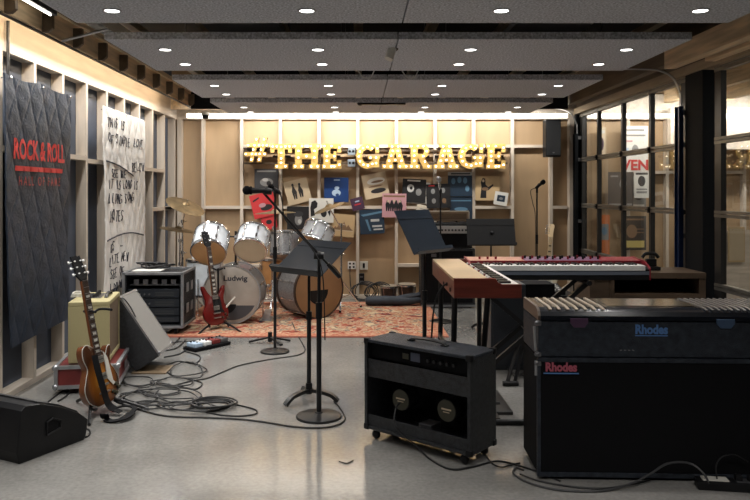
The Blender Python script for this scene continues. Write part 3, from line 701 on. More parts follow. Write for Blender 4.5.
STK = {'A':[[(0,0),(.5,1),(1,0)],[(.2,.4),(.8,.4)]],'B':[[(0,0),(0,1),(.7,.9),(.6,.55),(0,.5),(.8,.4),(.7,.05),(0,0)]],'D':[[(0,0),(0,1),(.8,.7),(.8,.3),(0,0)]],'E':[[(.9,1),(0,1),(0,0),(.9,0)],[(0,.5),(.7,.5)]],'F':[[(.9,1),(0,1),(0,0)],[(0,.5),(.7,.5)]],
'G':[[(.9,.85),(.3,1),(0,.5),(.3,0),(.9,.15),(.9,.45),(.5,.45)]],'H':[[(0,0),(0,1)],[(.9,0),(.9,1)],[(0,.5),(.9,.5)]],'I':[[(.4,0),(.4,1)]],'L':[[(0,1),(0,0),(.8,0)]],'M':[[(0,0),(.1,1),(.5,.3),(.9,1),(1,0)]],'N':[[(0,0),(0,1),(.9,0),(.9,1)]],'O':[[(.5,0),(0,.4),(.2,1),(.8,1),(1,.4),(.5,0)]],
'P':[[(0,0),(0,1),(.8,.8),(.7,.5),(0,.45)]],'R':[[(0,0),(0,1),(.8,.8),(.7,.55),(0,.5),(.9,0)]],'S':[[(.9,.9),(.3,1),(.1,.7),(.8,.35),(.6,0),(0,.1)]],'T':[[(0,1),(1,1)],[(.5,1),(.45,0)]],'U':[[(0,1),(.1,.1),(.8,.1),(.9,1)]],'V':[[(0,1),(.45,0),(.9,1)]],'W':[[(0,1),(.25,0),(.5,.7),(.75,0),(1,1)]],'Y':[[(0,1),(.45,.5),(.9,1)],[(.45,.5),(.3,0)]],'-':[[(.1,.5),(.8,.5)]]}
rnd = random.Random(3)
def hand(txt, y, z, h, rw=.0055):
    m = MB()
    for ch in txt:
        w = h*.62*rnd.uniform(.8,1.15); dz = rnd.uniform(-.15,.15)*h; slant = rnd.uniform(-.1,.2)*h
        if ch in STK:
            for st in STK[ch]:
                pts = [Vector((clothx(y+a*w+b*slant, z+dz+b*h, t['pa'], t['am'])+.0105, y+a*w+b*slant, z+dz+b*h)) for a,b in st]
                if len(pts) > 1: m.tube(pts, rw, 5)
        y += w*1.35
    m.build('handwriting', 'ink', t)
Z0 = .46
for txt, y, zz, h in (('THIS IS', .10, 1.50, .085),('OF SIMPLE', .12, 1.36, .085),('LOVE', .86, 1.36, .08),('BELOW', .80, 1.12, .09),('SEE THE', .20,1.05,.07),('IT IS LONG IS', .10, .94,.085),('A LONG SONG', .08,.81,.09),('NOTES', .14,.64,.10),('US  -', .14,.36,.085),('LITE MEW', .12, .24,.085),('SEE OF', .14,.11,.085)): 
    hand(txt, y, zz, h)
hand('I DO WHAT I', .12, .00, .075); hand('WROTE', .14, -.0, .02) if False else None; 
CX = lambda y, z: (clothx(y, z, t['pa'], t['am'])+.011, y, z)
m = MB(); m.tube([CX(.06+.79*i/30, 1.19-.12*(i/30)**1.6) for i in range(31)],.007,6); m.tube([CX(.05+1.13*i/40, .47+.05*math.sin(i/40*3)-.02*i/40) for i in range(41)],.007,6); m.build('drawn_line','ink',t)
for u in (.05,.5,.95): MB().cyl((-.02,0,0),(.04,0,0),.006,n=10).build('hook','chrome',t,loc=(0,1.24*u,1.655))
# ================================================================ HALL BEYOND THE GLASS
def poster(px0, px1, py0, py1, Y, base, art, lab, name='poster', dep=.006):
    a = P(px0, py0, Y); b = P(px1, py1, Y); c = (a+b)/2; w = (b.x-a.x)/2; h = (a.z-b.z)/2
    t = T(name, lab, 'poster', (c.x, Y, c.z)); MB().bb(-w,w,-dep,0,-h,h).build('sheet', base, t)
    g = {}
    for i, (mn, kind, *q) in enumerate(art):
        m = g.setdefault(mn, MB()); y0 = -dep-.0006*(i+1)
        if kind == 'b': m.bb(q[0]*w,q[1]*w,y0,-dep-.0001,q[2]*h,q[3]*h)
        if kind == 'e': m.prism([(q[0]*w+q[2]*w*math.cos(2*PI*k/16), q[1]*h+q[3]*h*math.sin(2*PI*k/16)) for k in range(16)], y0, -dep-.0001)
        if kind == 't': m.text(q[0], q[3]*h, Matrix.Translation((q[1]*w,y0,q[2]*h)) @ Matrix.Rotation(R(90),4,'X'), ext=.0004, off=.006, sx=q[4])
    for k, m in g.items(): m.build('print', k, t)
    return t
poster(622,648,126,172,9.3,wh,[(gre,'b',-.7,.7,.78,.86),(gre,'b',-.8,.8,.55,.63),(pk,'b',-.9,-.2,.3,.38),(gre,'e',.0,-.05,.26,.24),(dk,'e',.0,-.12,.18,.12),(pb,'b',-.9,-.5,-.1,.05),(rd,'t','VEN',0,-.72,.62,1.0)],'white concert poster with large red capital letters behind the glass')
poster(608,633,172,206,9.28,dk,[(gre,'e',.2,.3,.3,.3),(gre,'b',-.9,.9,-.95,-.85),(gre,'b',-.8,-.2,.7,.8)],'charcoal poster behind the glass, left of the white-and-grey ones')
poster(627,646,173,207,9.33,gre,[(lg,'e',-.3,.3,.4,.5),(dk,'e',.2,-.3,.5,.3),(wh,'b',-.8,.8,-.98,-.85)],'grey photographic poster partly hidden by a smaller white one')
poster(634,649,171,198,9.27,wh,[(dk,'e',0,.25,.5,.4),(dk,'b',-.8,.8,.72,.88),(gre,'b',-.7,.7,-.65,-.5),(gre,'b',-.7,.7,-.4,-.3)],'small white poster with black oval portrait behind the glass')
poster(598,609.5,215,255,9.3,'orange',[(gre,'b',-.6,.85,-.25,.55),(mb,'e',.1,.2,.5,.2)],'orange poster with a green-grey panel behind the lower glass')
poster(622,646,216,250,9.3,ink,[(yl,'b',-.85,.85,-.85,-.45),(br,'b',-.8,.8,.75,.85),(br,'e',-.2,.1,.45,.4),(br,'b',.2,.8,.0,.06),(br,'b',.2,.8,.2,.26)],'black poster with a yellow block along its foot behind the glass')
poster(597.5,606,127,158,9.3,be,[(pu,'e',0,-.1,.5,.4),(lg,'b',-.7,.7,.6,.8)],'beige poster with violet shape high in the left glass pane')
poster(728,744,227,262,8.9,tn,[(be,'b',-.9,.9,-.9,.9)],'plain tan board hung beyond the near glass door',dep=.02)
S(MB().bb(4.05,6.0,8.95,9.0,0,.9).build('wall_low','stud_h')) 
S(MB().bb(3.9,5.9,9.10,9.2,1.9,2.42).build('trim_3','fascia'))
# ================================================================ RUG
t = T('persian_rug', 'worn red and cream patterned rug under the drum kit', 'rug', (-.5, 7.93, 0))
MB().bb(-1.24, 1.22, -.92, .95, .002, .012).build('pile', 'rug', t)
m = MB(); m.bb(-1.35,1.35,-1.04,-.9205,.001,.012); m.bb(-1.35,1.35,.9505,1.07,.001,.012); m.bb(-1.35,-1.2405,-.9205,.9505,.001,.012); m.bb(1.2205,1.35,-.9205,.9505,.001,.012)
m.build('border','rugedge',t)
m = MB(); m.bb(-1.352,1.352,-1.065,-1.0402,.0008,.009); m.build('hem', mat('rug_hem',(.30,.085,.055),.95), t)
# ================================================================ GUITARS
def lathe_knob(m, c, r, h): m.cyl(Vector(c), Vector(c)+Vector((0,-h,0)), r, r*.85, n=12)
LPO = spl2([(-.02,0),(.07,.002),(.135,.05),(.155,.12),(.135,.19),(.105,.235),(.112,.29),(.130,.335),(.125,.355),(.10,.345),(.07,.30),(.04,.335),(.0,.345),(-.04,.375),(-.085,.395),(-.12,.37),(-.125,.31),(-.105,.245),(-.13,.19),(-.157,.12),(-.14,.05),(-.08,.003)],5)
SGO = spl2([(0,0),(.09,.02),(.145,.08),(.15,.15),(.12,.21),(.115,.27),(.135,.33),(.145,.39),(.115,.385),(.08,.33),(.045,.30),(0,.295),(-.045,.30),(-.08,.34),(-.12,.405),(-.148,.40),(-.135,.33),(-.115,.27),(-.12,.21),(-.155,.15),(-.15,.08),(-.10,.02)],5)
STO = spl2([(0,0),(.09,.005),(.15,.05),(.155,.12),(.115,.2),(.12,.27),(.15,.34),(.13,.375),(.09,.33),(.05,.30),(0,.31),(-.05,.31),(-.09,.36),(-.13,.43),(-.155,.42),(-.14,.33),(-.115,.26),(-.12,.19),(-.16,.12),(-.15,.05),(-.09,.005)],5)
def guitar(label, kind, loc, rot):
    t = T('electric_guitar', label, 'guitar', loc, rot)
    out = {'lp':LPO,'sg':SGO,'st':STO}[kind]
    bodym = {'lp':'redlac_back','sg':'redlac','st':'cream_body'}[kind]
    if 'redlac_back' not in M: M['redlac_back'] = mat('brown_guitar_back',(.16,.055,.02),.25,coat=.5); M['cream_body'] = mat('cream_body',(.62,.55,.42),.3,coat=.5)
    z0 = .06
    sh = lambda o, s=1: [(a*s, (b-.19)*s+.19+z0) for a,b in o]
    d = .05 if kind == 'lp' else .036
    MB().prism(sh(out), 0, d, bev=.004).build('body', bodym, t, True)
    if kind == 'lp':
        MB().prism(sh(out,.985), -.008, -.0004, bev=.003).build('top', 'burst', t, True)
        m = MB(); m.tube([Vector((a,-.002,b)) for a,b in sh(out,1.0)], .0026, 6, closed=True); m.build('binding','offwhite',t,True)
        y = -.009
        MB().prism([(.045,.33+z0),(.075,.28+z0),(.09,.13+z0),(.105,.11+z0),(.085,.10+z0),(.042,.15+z0)], y-.008, y-.004).build('pickguard','offwhite',t)
        kn = [(.075,.06),(.11,.10),(.10,.045),(.13,.075)]
    elif kind == 'sg':
        y = -.001
        MB().prism([(.03,.30+z0),(.06,.28+z0),(.075,.16+z0),(.10,.12+z0),(-.03,.13+z0),(-.035,.28+z0)], y-.005, y-.001).build('pickguard','black',t)
        kn = [(.07,.07),(.11,.10),(.09,.03),(.125,.06)]
    else:
        y = -.001
        MB().prism([(.05,.29+z0),(.10,.18+z0),(.11,.07+z0),(.03,.10+z0),(-.08,.18+z0),(-.09,.30+z0)], y-.005, y-.001).build('pickguard','offwhite',t)
        kn = [(.08,.10),(.10,.06)]
    pk_ = mat('nickel',(.5,.49,.46),.3,metal=.9)
    for z in (.285, .175):
        m = MB(); m.bb(-.036,.036,y-.013,y-.001,z+z0-.022,z+z0+.022,.003); m.build('pickup', 'offwhite' if kind == 'st' else pk_, t)
        m = MB(); [m.cyl((x,y-.0145,z+z0),(x,y-.0128,z+z0),.003,n=8) for x in (-.025,-.015,-.005,.005,.015,.025)]; m.build('pole_screws','black',t)
    m = MB(); m.bb(-.042,.042,y-.014,y-.001,z0+.115,z0+.128,.002); m.bb(-.045,.045,y-.013,y-.001,z0+.07,z0+.08,.002); m.build('bridge',pk_,t)
    for kx, kz in kn:
        m = MB(); lathe_knob(m,(kx,y-.001,kz+z0),.013,.014); m.build('knob','rosewood' if kind!='lp' else 'labelgold',t,True)
    # neck
    zt = .80+z0
    MB().prism([(-.027,.29+z0),(.027,.29+z0),(.0215,zt),(-.0215,zt)], -.006, .016, bev=.005).build('neck', 'maple' if kind=='st' else 'redlac_back', t, True)
    MB().prism([(-.028,.30+z0),(.028,.30+z0),(.022,zt),(-.022,zt)], -.014, -.0065).build('fretboard', 'maple' if kind=='st' else 'rosewood', t)
    m = MB()
    for i in range(20):
        zz = zt-(.51)*(1-2**(-i/11))*1.0/(1-2**(-20/11)); m.bb(-.023,.023,-.0152,-.0142,zz-.0012,zz+.0012)
    m.build('frets','alu',t)
    m = MB()
    for i in (1,3,5,7,9,11,13,15):
        zz = zt-.51*(1-2**(-(i+1.5)/11))/(1-2**(-20/11)); m.prism([(-.015,zz-.008),(.015,zz-.008),(.017,zz+.008),(-.017,zz+.008)],-.0150,-.0142)
    m.build('inlays','offwhite' if kind!='st' else 'rosewood',t)
    m = MB()
    for i in range(6):
        x = -.018+.0072*i; m.cyl((x*1.1,-.017,z0+.12),(x*.9,-.018,zt+.01),.0006,n=4)
    m.build('strings','chrome',t)
    # headstock
    hs = Matrix.Translation((0,0,zt)) @ Matrix.Rotation(R(-14),4,'X')
    if kind == 'st': ho = [(-.022,0),(.022,0),(.028,.02),(.022,.05),(.03,.13),(.03,.165),(.0,.18),(-.035,.165),(-.04,.10),(-.035,.03)]
    else: ho = [(-.022,0),(.022,0),(.045,.035),(.038,.17),(.018,.165),(0,.178),(-.018,.165),(-.038,.17),(-.045,.035)]
    MB().prism(spl2(ho,2) if kind=='st' else ho, -.008, .007, m=hs).build('headstock', 'maple' if kind=='st' else 'black', t)
    for i in range(3):
        for sx in ((-1,1) if kind != 'st' else (-1,)):
            for off in ((0,) if kind != 'st' else (0,.022)):
                m = MB(); zz = .05+.042*i+off
                m.cyl((sx*.025,-.016,zz),(sx*.025,0,zz),.005,n=8); m.cyl((sx*.030,.002,zz),(sx*.062,.002,zz),.003,n=6); m.ball((sx*.066,.002,zz),.010,(.9,.6,1),n=10)
                q = m.build('tuner','white' if kind=='lp' else 'chrome',t,True); q.matrix_local = hs
    return t
def strap(t, pts, w, th, mn='matteblack', name='strap'):
    m = MB(); sp = spline([Vector(p) for p in pts], 6)
    for a, b in zip(sp[:-1], sp[1:]):
        d = (b-a); m.beam(a, b+d.normalized()*.004, w, th, up=Vector((0,-1,.05)) if abs(d.normalized().z) > .6 else Vector((0,-.2,1)))
    return m.build(name, mn, t)
# sunburst guitar
gp = F(107, 413)
g = guitar('sunburst single-cutaway electric guitar leaning on stand by the tweed amplifier', 'lp', gp, (R(-11),R(-2),R(68)))
g.scale=(.95,.95,.97)
strap(g, [(-.055,-.034,.385),(-.062,-.045,.30),(-.05,-.05,.18),(-.03,-.055,.06),(-.01,-.12,-.0)], .052, .004)
def gstand(lab, loc, yaw, h=.60):
    t = T('guitar_stand', lab, 'stand', loc, (0,0,yaw))
    m = MB(); m.tube([(0,.13,.03),(0,.135,.30),(0,.165,h)],.011,10,res=4); m.build('post','blackmetal',t,True)
    m = MB(); m.tube([(0,.165,h-.02),(-.05,.165,h+.0),(-.055,.10,h+.01),(-.055,.02,h+.012)],.008,8,res=5); m.tube([(0,.165,h-.02),(.05,.165,h+.0),(.055,.10,h+.01),(.055,.02,h+.012)],.008,8,res=5); m.build('yoke','black',t,True)
    for sx, e in ((-1,(-.20,-.16)),(1,(.20,-.16)),(0,(0,.34))):
        m = MB(); m.tube([(0,.13,.09),(e[0]*.5,.13+(e[1]-.13)*.45,.06),(e[0],e[1],.011)],.010,8,res=4); m.build('leg','blackmetal',t,True)
    m = MB(); m.tube([(-.09,-.05,.055),(-.09,.0,.045),(-.06,.13,.08),(.06,.13,.08),(.09,.0,.045),(.09,-.05,.055)],.008,8,res=4); m.build('cradle','black',t,True)
    return t
gstand('black tubular guitar stand holding the sunburst guitar', gp+Vector((-.01,.0,0)), R(50), .62)
s0 = F(112, 421)
m = MB(); pts = [F(104,414,.05), F(106,419,.012), F(112,421,.008), F(124,418,.02), F(133,411,.03), F(134,407,.035), F(124,406,.03), F(112,409,.02)]
sp = spline([p-s0 for p in pts],6)
for a, b in zip(sp[:-1], sp[1:]): m.beam(a, b+(b-a).normalized()*.006, .05 if a.y < .06 else .03, .006)
t = tag(m.build('guitar_strap','matteblack'), 'wide black guitar strap curled on the floor below the sunburst guitar', 'strap'); t.location = s0
# red SG
rp = F(219, 331)
g2 = guitar('cherry red double-horned electric guitar leaning before the left bass drum', 'sg', rp, (R(-10),R(-2),R(44)))
g2.scale=(.90,.95,.97)
gstand('black guitar stand under the cherry red guitar', rp, R(14), .60)
# cream guitars at the back
g3 = guitar('cream electric guitar with pale headstock above the black double music desk', 'st', (1.42, 9.1, -.05), (R(-8),R(2),R(10)))
g4 = guitar('electric guitar with maple headstock standing in the back right corner', 'st', (2.30, 9.0, -.05), (R(-9),R(4),R(-20)))
# ================================================================ STANDS / MICS
def mic(m_parent, p, d, dark=True, L=.17):
    d = Vector(d).normalized(); p = Vector(p)
    m = MB(); m.cyl(p, p+d*L*.68, .011, .019, n=16); m.build('mic_body','black' if dark else 'chrome',m_parent,True)
    m = MB(); m.cyl(p+d*L*.66, p+d*L*.74, .024, .025, n=18); m.ball(p+d*L*.84, .027); m.build('mic_grille','matteblack' if dark else 'alu',m_parent,True)
def round_base(t, r=.14):
    MB().lathe([(0,.034),(.022,.034),(.026,.028),(r*.8,.020),(r*.97,.013),(r,.006),(r,.0)],36,cap1=True).build('base','blackmetal',t,True)
# B foreground
bp = F(319,417)
t = T('microphone_stand', 'black microphone stand with round base and long boom, closest to camera', 'microphone stand', bp)
round_base(t)
m = MB(); m.cyl((0,0,.03),(0,0,.62),.0155); m.cyl((0,0,.62),(0,0,.99),.010); m.build('pole','blackmetal',t,True)
m = MB(); m.cyl((0,0,.60),(0,0,.70),.020); m.cyl((-.03,0,.985),(.03,0,.985),.022); m.ball((0,0,.985),.026); m.build('clutch','black',t,True)
kk = FPX/bp.y
tip = Vector(((264-319)/kk, -.10, EYE-(191-VY)/kk)); end = Vector(((339.5-319)/kk, .04, EYE-(278-VY)/kk))
m = MB(); m.cyl(end, tip, .0075); m.cyl(end, end+(tip-end)*.16, .013); m.build('boom','blackmetal',t,True)
bp_t = t
c = tip
mt = T('microphone', 'black vocal microphone at the end of the long foreground boom', 'microphone', bp+tip)
mic(mt, (.055,0,.0), (-1,-.1,.03), True, .17)
MB().cyl((.02,0,.0),(.06,0,-.004),.023,.019,n=16).build('clip','black',mt,True)
MB().tube([Vector((.055,0,0)),Vector((.10,.0,.004)),Vector((.12,.01,-.06))]+[tip*0+(end-tip)*s+Vector((.0,-.022,-.012)) for s in (.3,.5,.65)]+[Vector((.36,.05,-.5)),Vector((.375,.05,-.9))],.0042,6,res=5).build('mic_cable','rope',mt,True)
# A behind
ap = F(275,352)
t = T('microphone_stand', 'tall straight microphone stand with round base before the rug', 'microphone stand', ap)
round_base(t, .125)
m = MB(); m.cyl((0,0,.03),(0,0,.85),.013); m.cyl((0,0,.85),(0,0,1.39),.009); m.build('pole','blackmetal',t,True)
m = MB(); m.cyl((0,0,.80),(0,0,.90),.018); m.build('clutch','black',t,True)
mt = T('microphone', 'black microphone on top of the straight stand before the rug', 'microphone', ap+Vector((0,0,1.39)))
mic(mt, (.05,0,-.035), (-.85,-.2,.6), True, .125); MB().cyl((-.0,0,.0),(.03,0,-.02),.02,n=12).build('clip','black',mt,True)
# C right back mic
cp_ = Vector(((537-VX)/(FPX/8.0), 8.0, 0))
t = T('microphone_stand', 'slim microphone stand by the back wall, right of the double desk', 'microphone stand', cp_); round_base(t,.12)
MB().cyl((0,0,.03),(0,0,1.42),.009).build('pole','blackmetal',t,True); m=MB(); m.cyl((0,0,.8),(0,0,.9),.014); m.cyl((-.0,0,1.36),(-.0,0,1.43),.013); m.build('clutch','black',t,True)
mt = T('microphone', 'dark microphone pointing up right near the back wall stud', 'microphone', cp_+Vector((0,0,1.43))); mic(mt,(-.02,0,-.02),(.9,-.3,.75),True,.13)
MB().cyl((0,0,-.01),(.03,0,.025),.018,n=12).build('clip','black',mt,True)
MB().tube([(-.02,0,-.02),(-.07,0,-.05),(-.05,-.01,-.18),(-.02,-.01,-.35),(-.02,-.01,-1.0)],.004,6,res=5).build('mic_cable','rope',mt,True)
# D silver mic
dp = F(440.5,322)
t = T('microphone_stand', 'round-based microphone stand between blue desk and wooden organ', 'microphone stand', dp); round_base(t,.125)
MB().cyl((0,0,.03),(0,0,1.37),.009).build('pole','blackmetal',t,True); MB().cyl((0,0,.8),(0,0,.9),.016).build('clutch','black',t,True)
mt = T('microphone', 'silver microphone standing upright against the record sleeves', 'microphone', dp+Vector((0,0,1.37)))
mic(mt,(0,0,.0),(-.15,-.1,1),False,.17); MB().cyl((0,0,-.01),(0,0,.03),.016,n=12).build('clip','black',mt,True)
# music stands
M['standdark'] = mat('stand_desk_dark', (.006,.009,.014), .4, metal=.2, spec=.3)
def desk(t, w, h, mname, lip=.035):
    """desk in local coords: x width, z height; reading face -y; origin bottom centre"""
    MB().bb(-w/2,w/2,0,.003,0,h,.001).build('desk', mname, t)
    MB().bb(-w/2,w/2,-.05,-.0005,-.004,.0,.001).build('ledge', mname, t)
    MB().bb(-w/2,w/2,-.052,-.049,-.003,.022).build('lip', mname, t)
def music_stand(lab, base, deskc, e1, e2, w, h, mname, legs=True, tri_yaw=0):
    t = T('music_stand', lab, 'music stand', base)
    e1 = Vector(e1).normalized(); e2 = (Vector(e2)-e1*Vector(e2).dot(e1)).normalized(); n = e1.cross(e2)   # +y local = back
    mtx = Matrix((e1, -n if False else e2.cross(e1), e2)).transposed().to_4x4()
    # local y must be right-handed: y = z cross x
    mtx.translation = Vector(deskc)-base-e2*h/2
    for nm, mb_ in (('desk', MB().bb(-w/2,w/2,0,.003,0,h,.001)), ('ledge', MB().bb(-w/2,w/2,-.05,-.0005,-.004,0,.001)), ('lip', MB().bb(-w/2,w/2,-.052,-.0495,-.003,.020)), ('stiffener', MB().bb(-w/2,w/2,-.003,-.0005,h-.07,h-.062))):
        o = mb_.build(nm, mname, t); o.matrix_local = mtx
    top = Vector(deskc)-base+e2.cross(e1)*.03
    m = MB(); m.cyl((0,0,.10),(0,0,top.z*.62),.0145); m.cyl((0,0,top.z*.6),(0,0,top.z-.05),.0095); m.tube([(0,0,top.z-.06),(top.x*.5,top.y*.5,top.z-.01),top],.008,8,res=4); m.build('pole','blackmetal',t,True)
    m = MB(); m.cyl((0,0,top.z*.58),(0,0,top.z*.64),.019); m.build('collar','black',t,True)
    MB().cyl((0,0,.05),(0,0,.12),.022).build('hub','black',t,True)
    for i in range(3):
        a = tri_yaw+i*2*PI/3; d = Vector((math.cos(a), math.sin(a),0))
        m = MB(); sp = spline([d*.01+Vector((0,0,.07)), d*.07+Vector((0,0,.068)), d*.15+Vector((0,0,.05)), d*.20+Vector((0,0,.014))],5)
        for p, q in zip(sp[:-1], sp[1:]): m.beam(p, q+(q-p)*.1, .034, .022)
        m.build('leg','blackmetal',t)
    return t
b1 = F(309, 401)
music_stand('dark sloping music stand in front of the right bass drum', b1, P(311.5,257,4.82), (.707,-.707,0), (.19,.19,.20), .48, .34, 'standdark', tri_yaw=R(225))
b2 = Vector(((424.5-VX)/(FPX/5.0), 5.0, 0))
music_stand('blue-grey music stand with tall slanted desk behind the combo amplifier', b2, P(421.5,231,5.0), (.26,.30,0), (-.13,.09,.27), .40, .33, 'standblue', tri_yaw=R(80))
# label on that desk
b3 = Vector(((491-VX)/(FPX/7.2), 7.2, 0))
t3 = music_stand('wide flat black double music desk before the cream guitar', b3, P(491,232,7.16), (1,0.02,0), (0,.08,.26), .475, .27, 'standblack', tri_yaw=R(30))
m = MB(); m.ball((0,-.045,1.38-.41+.0),.018); m.cyl((0,-.02,.97),(0,-.05,.97),.01); m.build('knob','black',t3,True)
# back legs piece near stand A
lp = F(270,343)
t = T('folded_stand_base', 'low black stand legs lying flat beside the straight microphone stand', 'stand base', lp)
for i, d in enumerate(((-.19,-.02),(.18,.04),(.12,-.14))):
    MB().beam((0,0,.055),(d[0],d[1],.014),.028,.014).build('leg','blackmetal',t)
MB().cyl((0,0,.012),(0,0,.10),.02).build('hub','black',t,True)
# ================================================================ DRUMS
def drum(name, lab, loc, rot, r, d, shell, h0, h1, lugs=8, hoop='chrome', hw=.022, cat='drum', legs=None, prt=None):
    """axis z: 0 = lower head, d = upper head"""
    t = T(name, lab, cat, loc, rot)
    MB().lathe([(r,0.004),(r,d-.004)],44).build('shell', shell, t, True)
    MB().lathe([(0,.0),(r*.96,.0),(r+.002,.006)],44).build('lower_head', h0, t, True)
    MB().lathe([(r+.002,d-.006),(r*.96,d),(0,d)],44).build('upper_head', h1, t, True)
    for z0, z1 in ((-.006,hw),(d-hw,d+.006)):
        MB().lathe([(r+.001,z0),(r+.013,z0),(r+.015,(z0+z1)/2),(r+.013,z1),(r+.002,z1),(r+.001,z0)],44).build('hoop', hoop, t, True)
    for i in range(lugs):
        a = 2*PI*(i+.5)/lugs; c = Vector((math.cos(a), math.sin(a), 0))
        m = MB(); m.cyl(c*(r+.012)+Vector((0,0,hw*.5)), c*(r+.012)+Vector((0,0,d-hw*.5)), .0035, n=6)
        for zz in (d*.28, d*.72) if d > .2 else (d*.5,):
            m.box(c*(r+.008)+Vector((0,0,zz)), (.020,.022,.055), Matrix.Rotation(a,3,'Z'), .004)
        m.build('lug','chrome',t)
    if legs:
        for i in range(3):
            a = 2*PI*i/3+.4; c = Vector((math.cos(a), math.sin(a), 0))*(r+.02)
            m = MB(); m.cyl(c+Vector((0,0,-legs+.01)), c+Vector((0,0,d*.5)), .006); m.ball(c+Vector((0,0,-legs+.014)),.013); m.build('leg','chrome',t,True)
    if prt: prt(t)
    return t
RX = R(90)
def kprint(t):
    # dark lower shape + writing printed on the front head (local upper head at z=d -> faces forward after rotation)
    pass
# bass drums: axis horizontal. local z -> world -Y (front). Rx(+90): z->(0,-1,0)
K1 = (-1.30, 7.92, .315)
def kp1(t):
    m = MB(); m.text('Ludwig', .075, Matrix.Translation((.04,.165,.4205)), ext=.0006, off=.002, sx=1.15); m.build('head_lettering','ink',t)
    seg = [(.265*math.cos(a), .265*math.sin(a)) for a in [R(205+130*i/16) for i in range(17)]]
    m = MB(); m.prism([(u,v) for u,v in seg], .4202, .4208, plane='XY'); m.build('head_patch', mat('dark_patch',(.06,.06,.065),.3), t)
    m = MB(); m.prism([(-.07+.12*math.cos(R(180+18*i)), -.10+.10*math.sin(R(180+18*i))) for i in range(11)], .4209, .4214, plane='XY'); m.build('head_patch','black',t)
drum('bass_drum','bass drum with script lettering behind the cherry red guitar', K1, (RX,0,R(-1)), .29, .42, 'drumsilver', 'headgrey', 'headgrey', 10, 'drumsilver', .035, prt=kp1)
K2 = (-.66, 8.18, .315)
def kp2(t):
    m = MB(); m.prism([(-.02+.13*math.cos(R(180+18*i)), .0+.15*math.sin(R(180+18*i))) for i in range(11)], .4205, .4212, plane='XY'); m.build('head_patch','black',t)
drum('bass_drum','second bass drum with dark half-round mark behind the sloping music stand', K2, (RX,0,R(35)), .295, .42, 'drumsilver', 'headtan', 'headtan', 10, 'rosewood', .03, prt=kp2)
for (kx, ky, a) in ((K1[0],K1[1],0),(K2[0],K2[1],35)):
    for sx in (-1,1):
        pass
mb1 = T('tom_mount', 'chrome and black tom holder post rising between the two rack toms', 'drum mount', (-1.29, 7.66, .62)); 
m = MB(); m.cyl((0,0,-.02),(0,0,.34),.012); m.cyl((-.10,0,.28),(.10,0,.28),.008); m.build('post','blackmetal',mb1,True); m = MB(); m.ball((0,0,.28),.022); m.cyl((0,0,-.02),(0,0,.01),.03); m.build('clamp','chrome',mb1,True)
drum('rack_tom','white pearl rack tom, left one, with amber underside above bass drum', (-1.528,7.42,.752), (R(-50),R(5),R(4)), .172, .27, 'drumwhite','headtan_amber' if 0 else 'headtan','headcream', 8)
drum('rack_tom','white pearl rack tom with cream underside, beside the boom microphone', (-1.105,7.44,.770), (R(-50),R(2),R(-3)), .160, .25, 'drumwhite','headcream','headcream', 8)
drum('rack_tom','silver tom behind the straight microphone stand', (-.81,8.0,.66), (R(-14),R(0),R(0)), .155, .26, 'drumsilver','headgrey','headcream', 8)
drum('rack_tom','white tom tilted right behind the sloping music desk', (-.50,7.95,.80), (R(-30),R(24),R(0)), .165, .22, 'drumwhite','headtan','headcream', 8)
drum('floor_tom','tall pale floor tom behind the left rack tom', (-1.72,8.15,.22), (0,0,0), .195, .40, 'drumwhite','headcream','headcream', 8, legs=.22-.014)
drum('floor_tom','amber wood floor tom between the two bass drums', (-1.0,8.72,.20), (0,0,.3), .17, .38, 'amber','headcream','headcream', 8, legs=.20-.012)
# cymbals
def cymbal(lab, loc, rot, r, mn='brass'):
    t = T('cymbal', lab, 'cymbal', loc, rot)
    MB().lathe([(.006,.030),(.02,.029),(.035,.018),(.045,.008),(r*.5,.0),(r*.85,-.010),(r,-.018),(r-.001,-.0195),(r*.5,-.002),(.045,.006),(.03,.016),(.006,.027)],48).build('bow', mn, t, True)
    MB().cyl((0,0,.02),(0,0,.07),.006).build('wing_nut','chrome',t,True)
    return t
cymbal('large bronze crash cymbal tilted down right on the far left stand', (-1.93,8.15,1.225), (R(14),R(24),0), .225)
cymbal('flat bronze cymbal edge-on under the large crash on the left', (-2.03,8.22,.955), (R(0),R(9),0), .215)
M['brass2'] = mat('pale_bronze', (.50,.43,.30), .3, metal=.85)
cymbal('thin pale cymbal lying nearly flat above the silver tom', ((275-VX)/88.0,8.3,1.145), (R(0),R(-2),0), .235, 'brass2')
cymbal('small bronze cymbal rising steeply to the right above the white tilted tom', ((329-VX)/88.5,8.22,1.205), (R(6),R(-21),0), .185)
def cstand(lab, x, y, h, arm=None, col='chrome'):
    t = T('cymbal_stand', lab, 'cymbal stand', (x,y,.012))
    m = MB(); m.cyl((0,0,.12),(0,0,h*.55),.013); m.cyl((0,0,h*.5),(0,0,h*.85),.010); m.cyl((0,0,h*.8),(arm[0],arm[1],h) if arm else (0,0,h),.007); m.build('tube',col,t,True)
    for zz in (.55,.84): m = MB(); m.cyl((0,0,h*zz-.02),(0,0,h*zz+.02),.02); m.cyl((0,0,h*zz),(.045,0,h*zz),.006); m.build('wing_clamp',col,t,True)
    for i in range(3):
        a = 2*PI*i/3+.5; c = Vector((math.cos(a), math.sin(a), 0))
        m = MB(); m.beam((0,0,.34), c*.26+Vector((0,0,.012)), .02,.008); m.beam((0,0,.13), c*.14+Vector((0,0,.17)), .016,.006); m.build('leg',col,t)
        MB().ball(c*.26+Vector((0,0,.014)),.014).build('rubber_foot','black',t,True)
    return t
cstand('chrome stand holding the large crash cymbal on the left', -1.99, 8.25, 1.22, (.06,-.09))
cstand('chrome stand of the flat left cymbal behind the rack case', -2.08, 8.5, .94, (.05,-.26))
cstand('chrome stand of the thin pale cymbal among the toms', -.98, 8.42, 1.12, (.03,-.11))
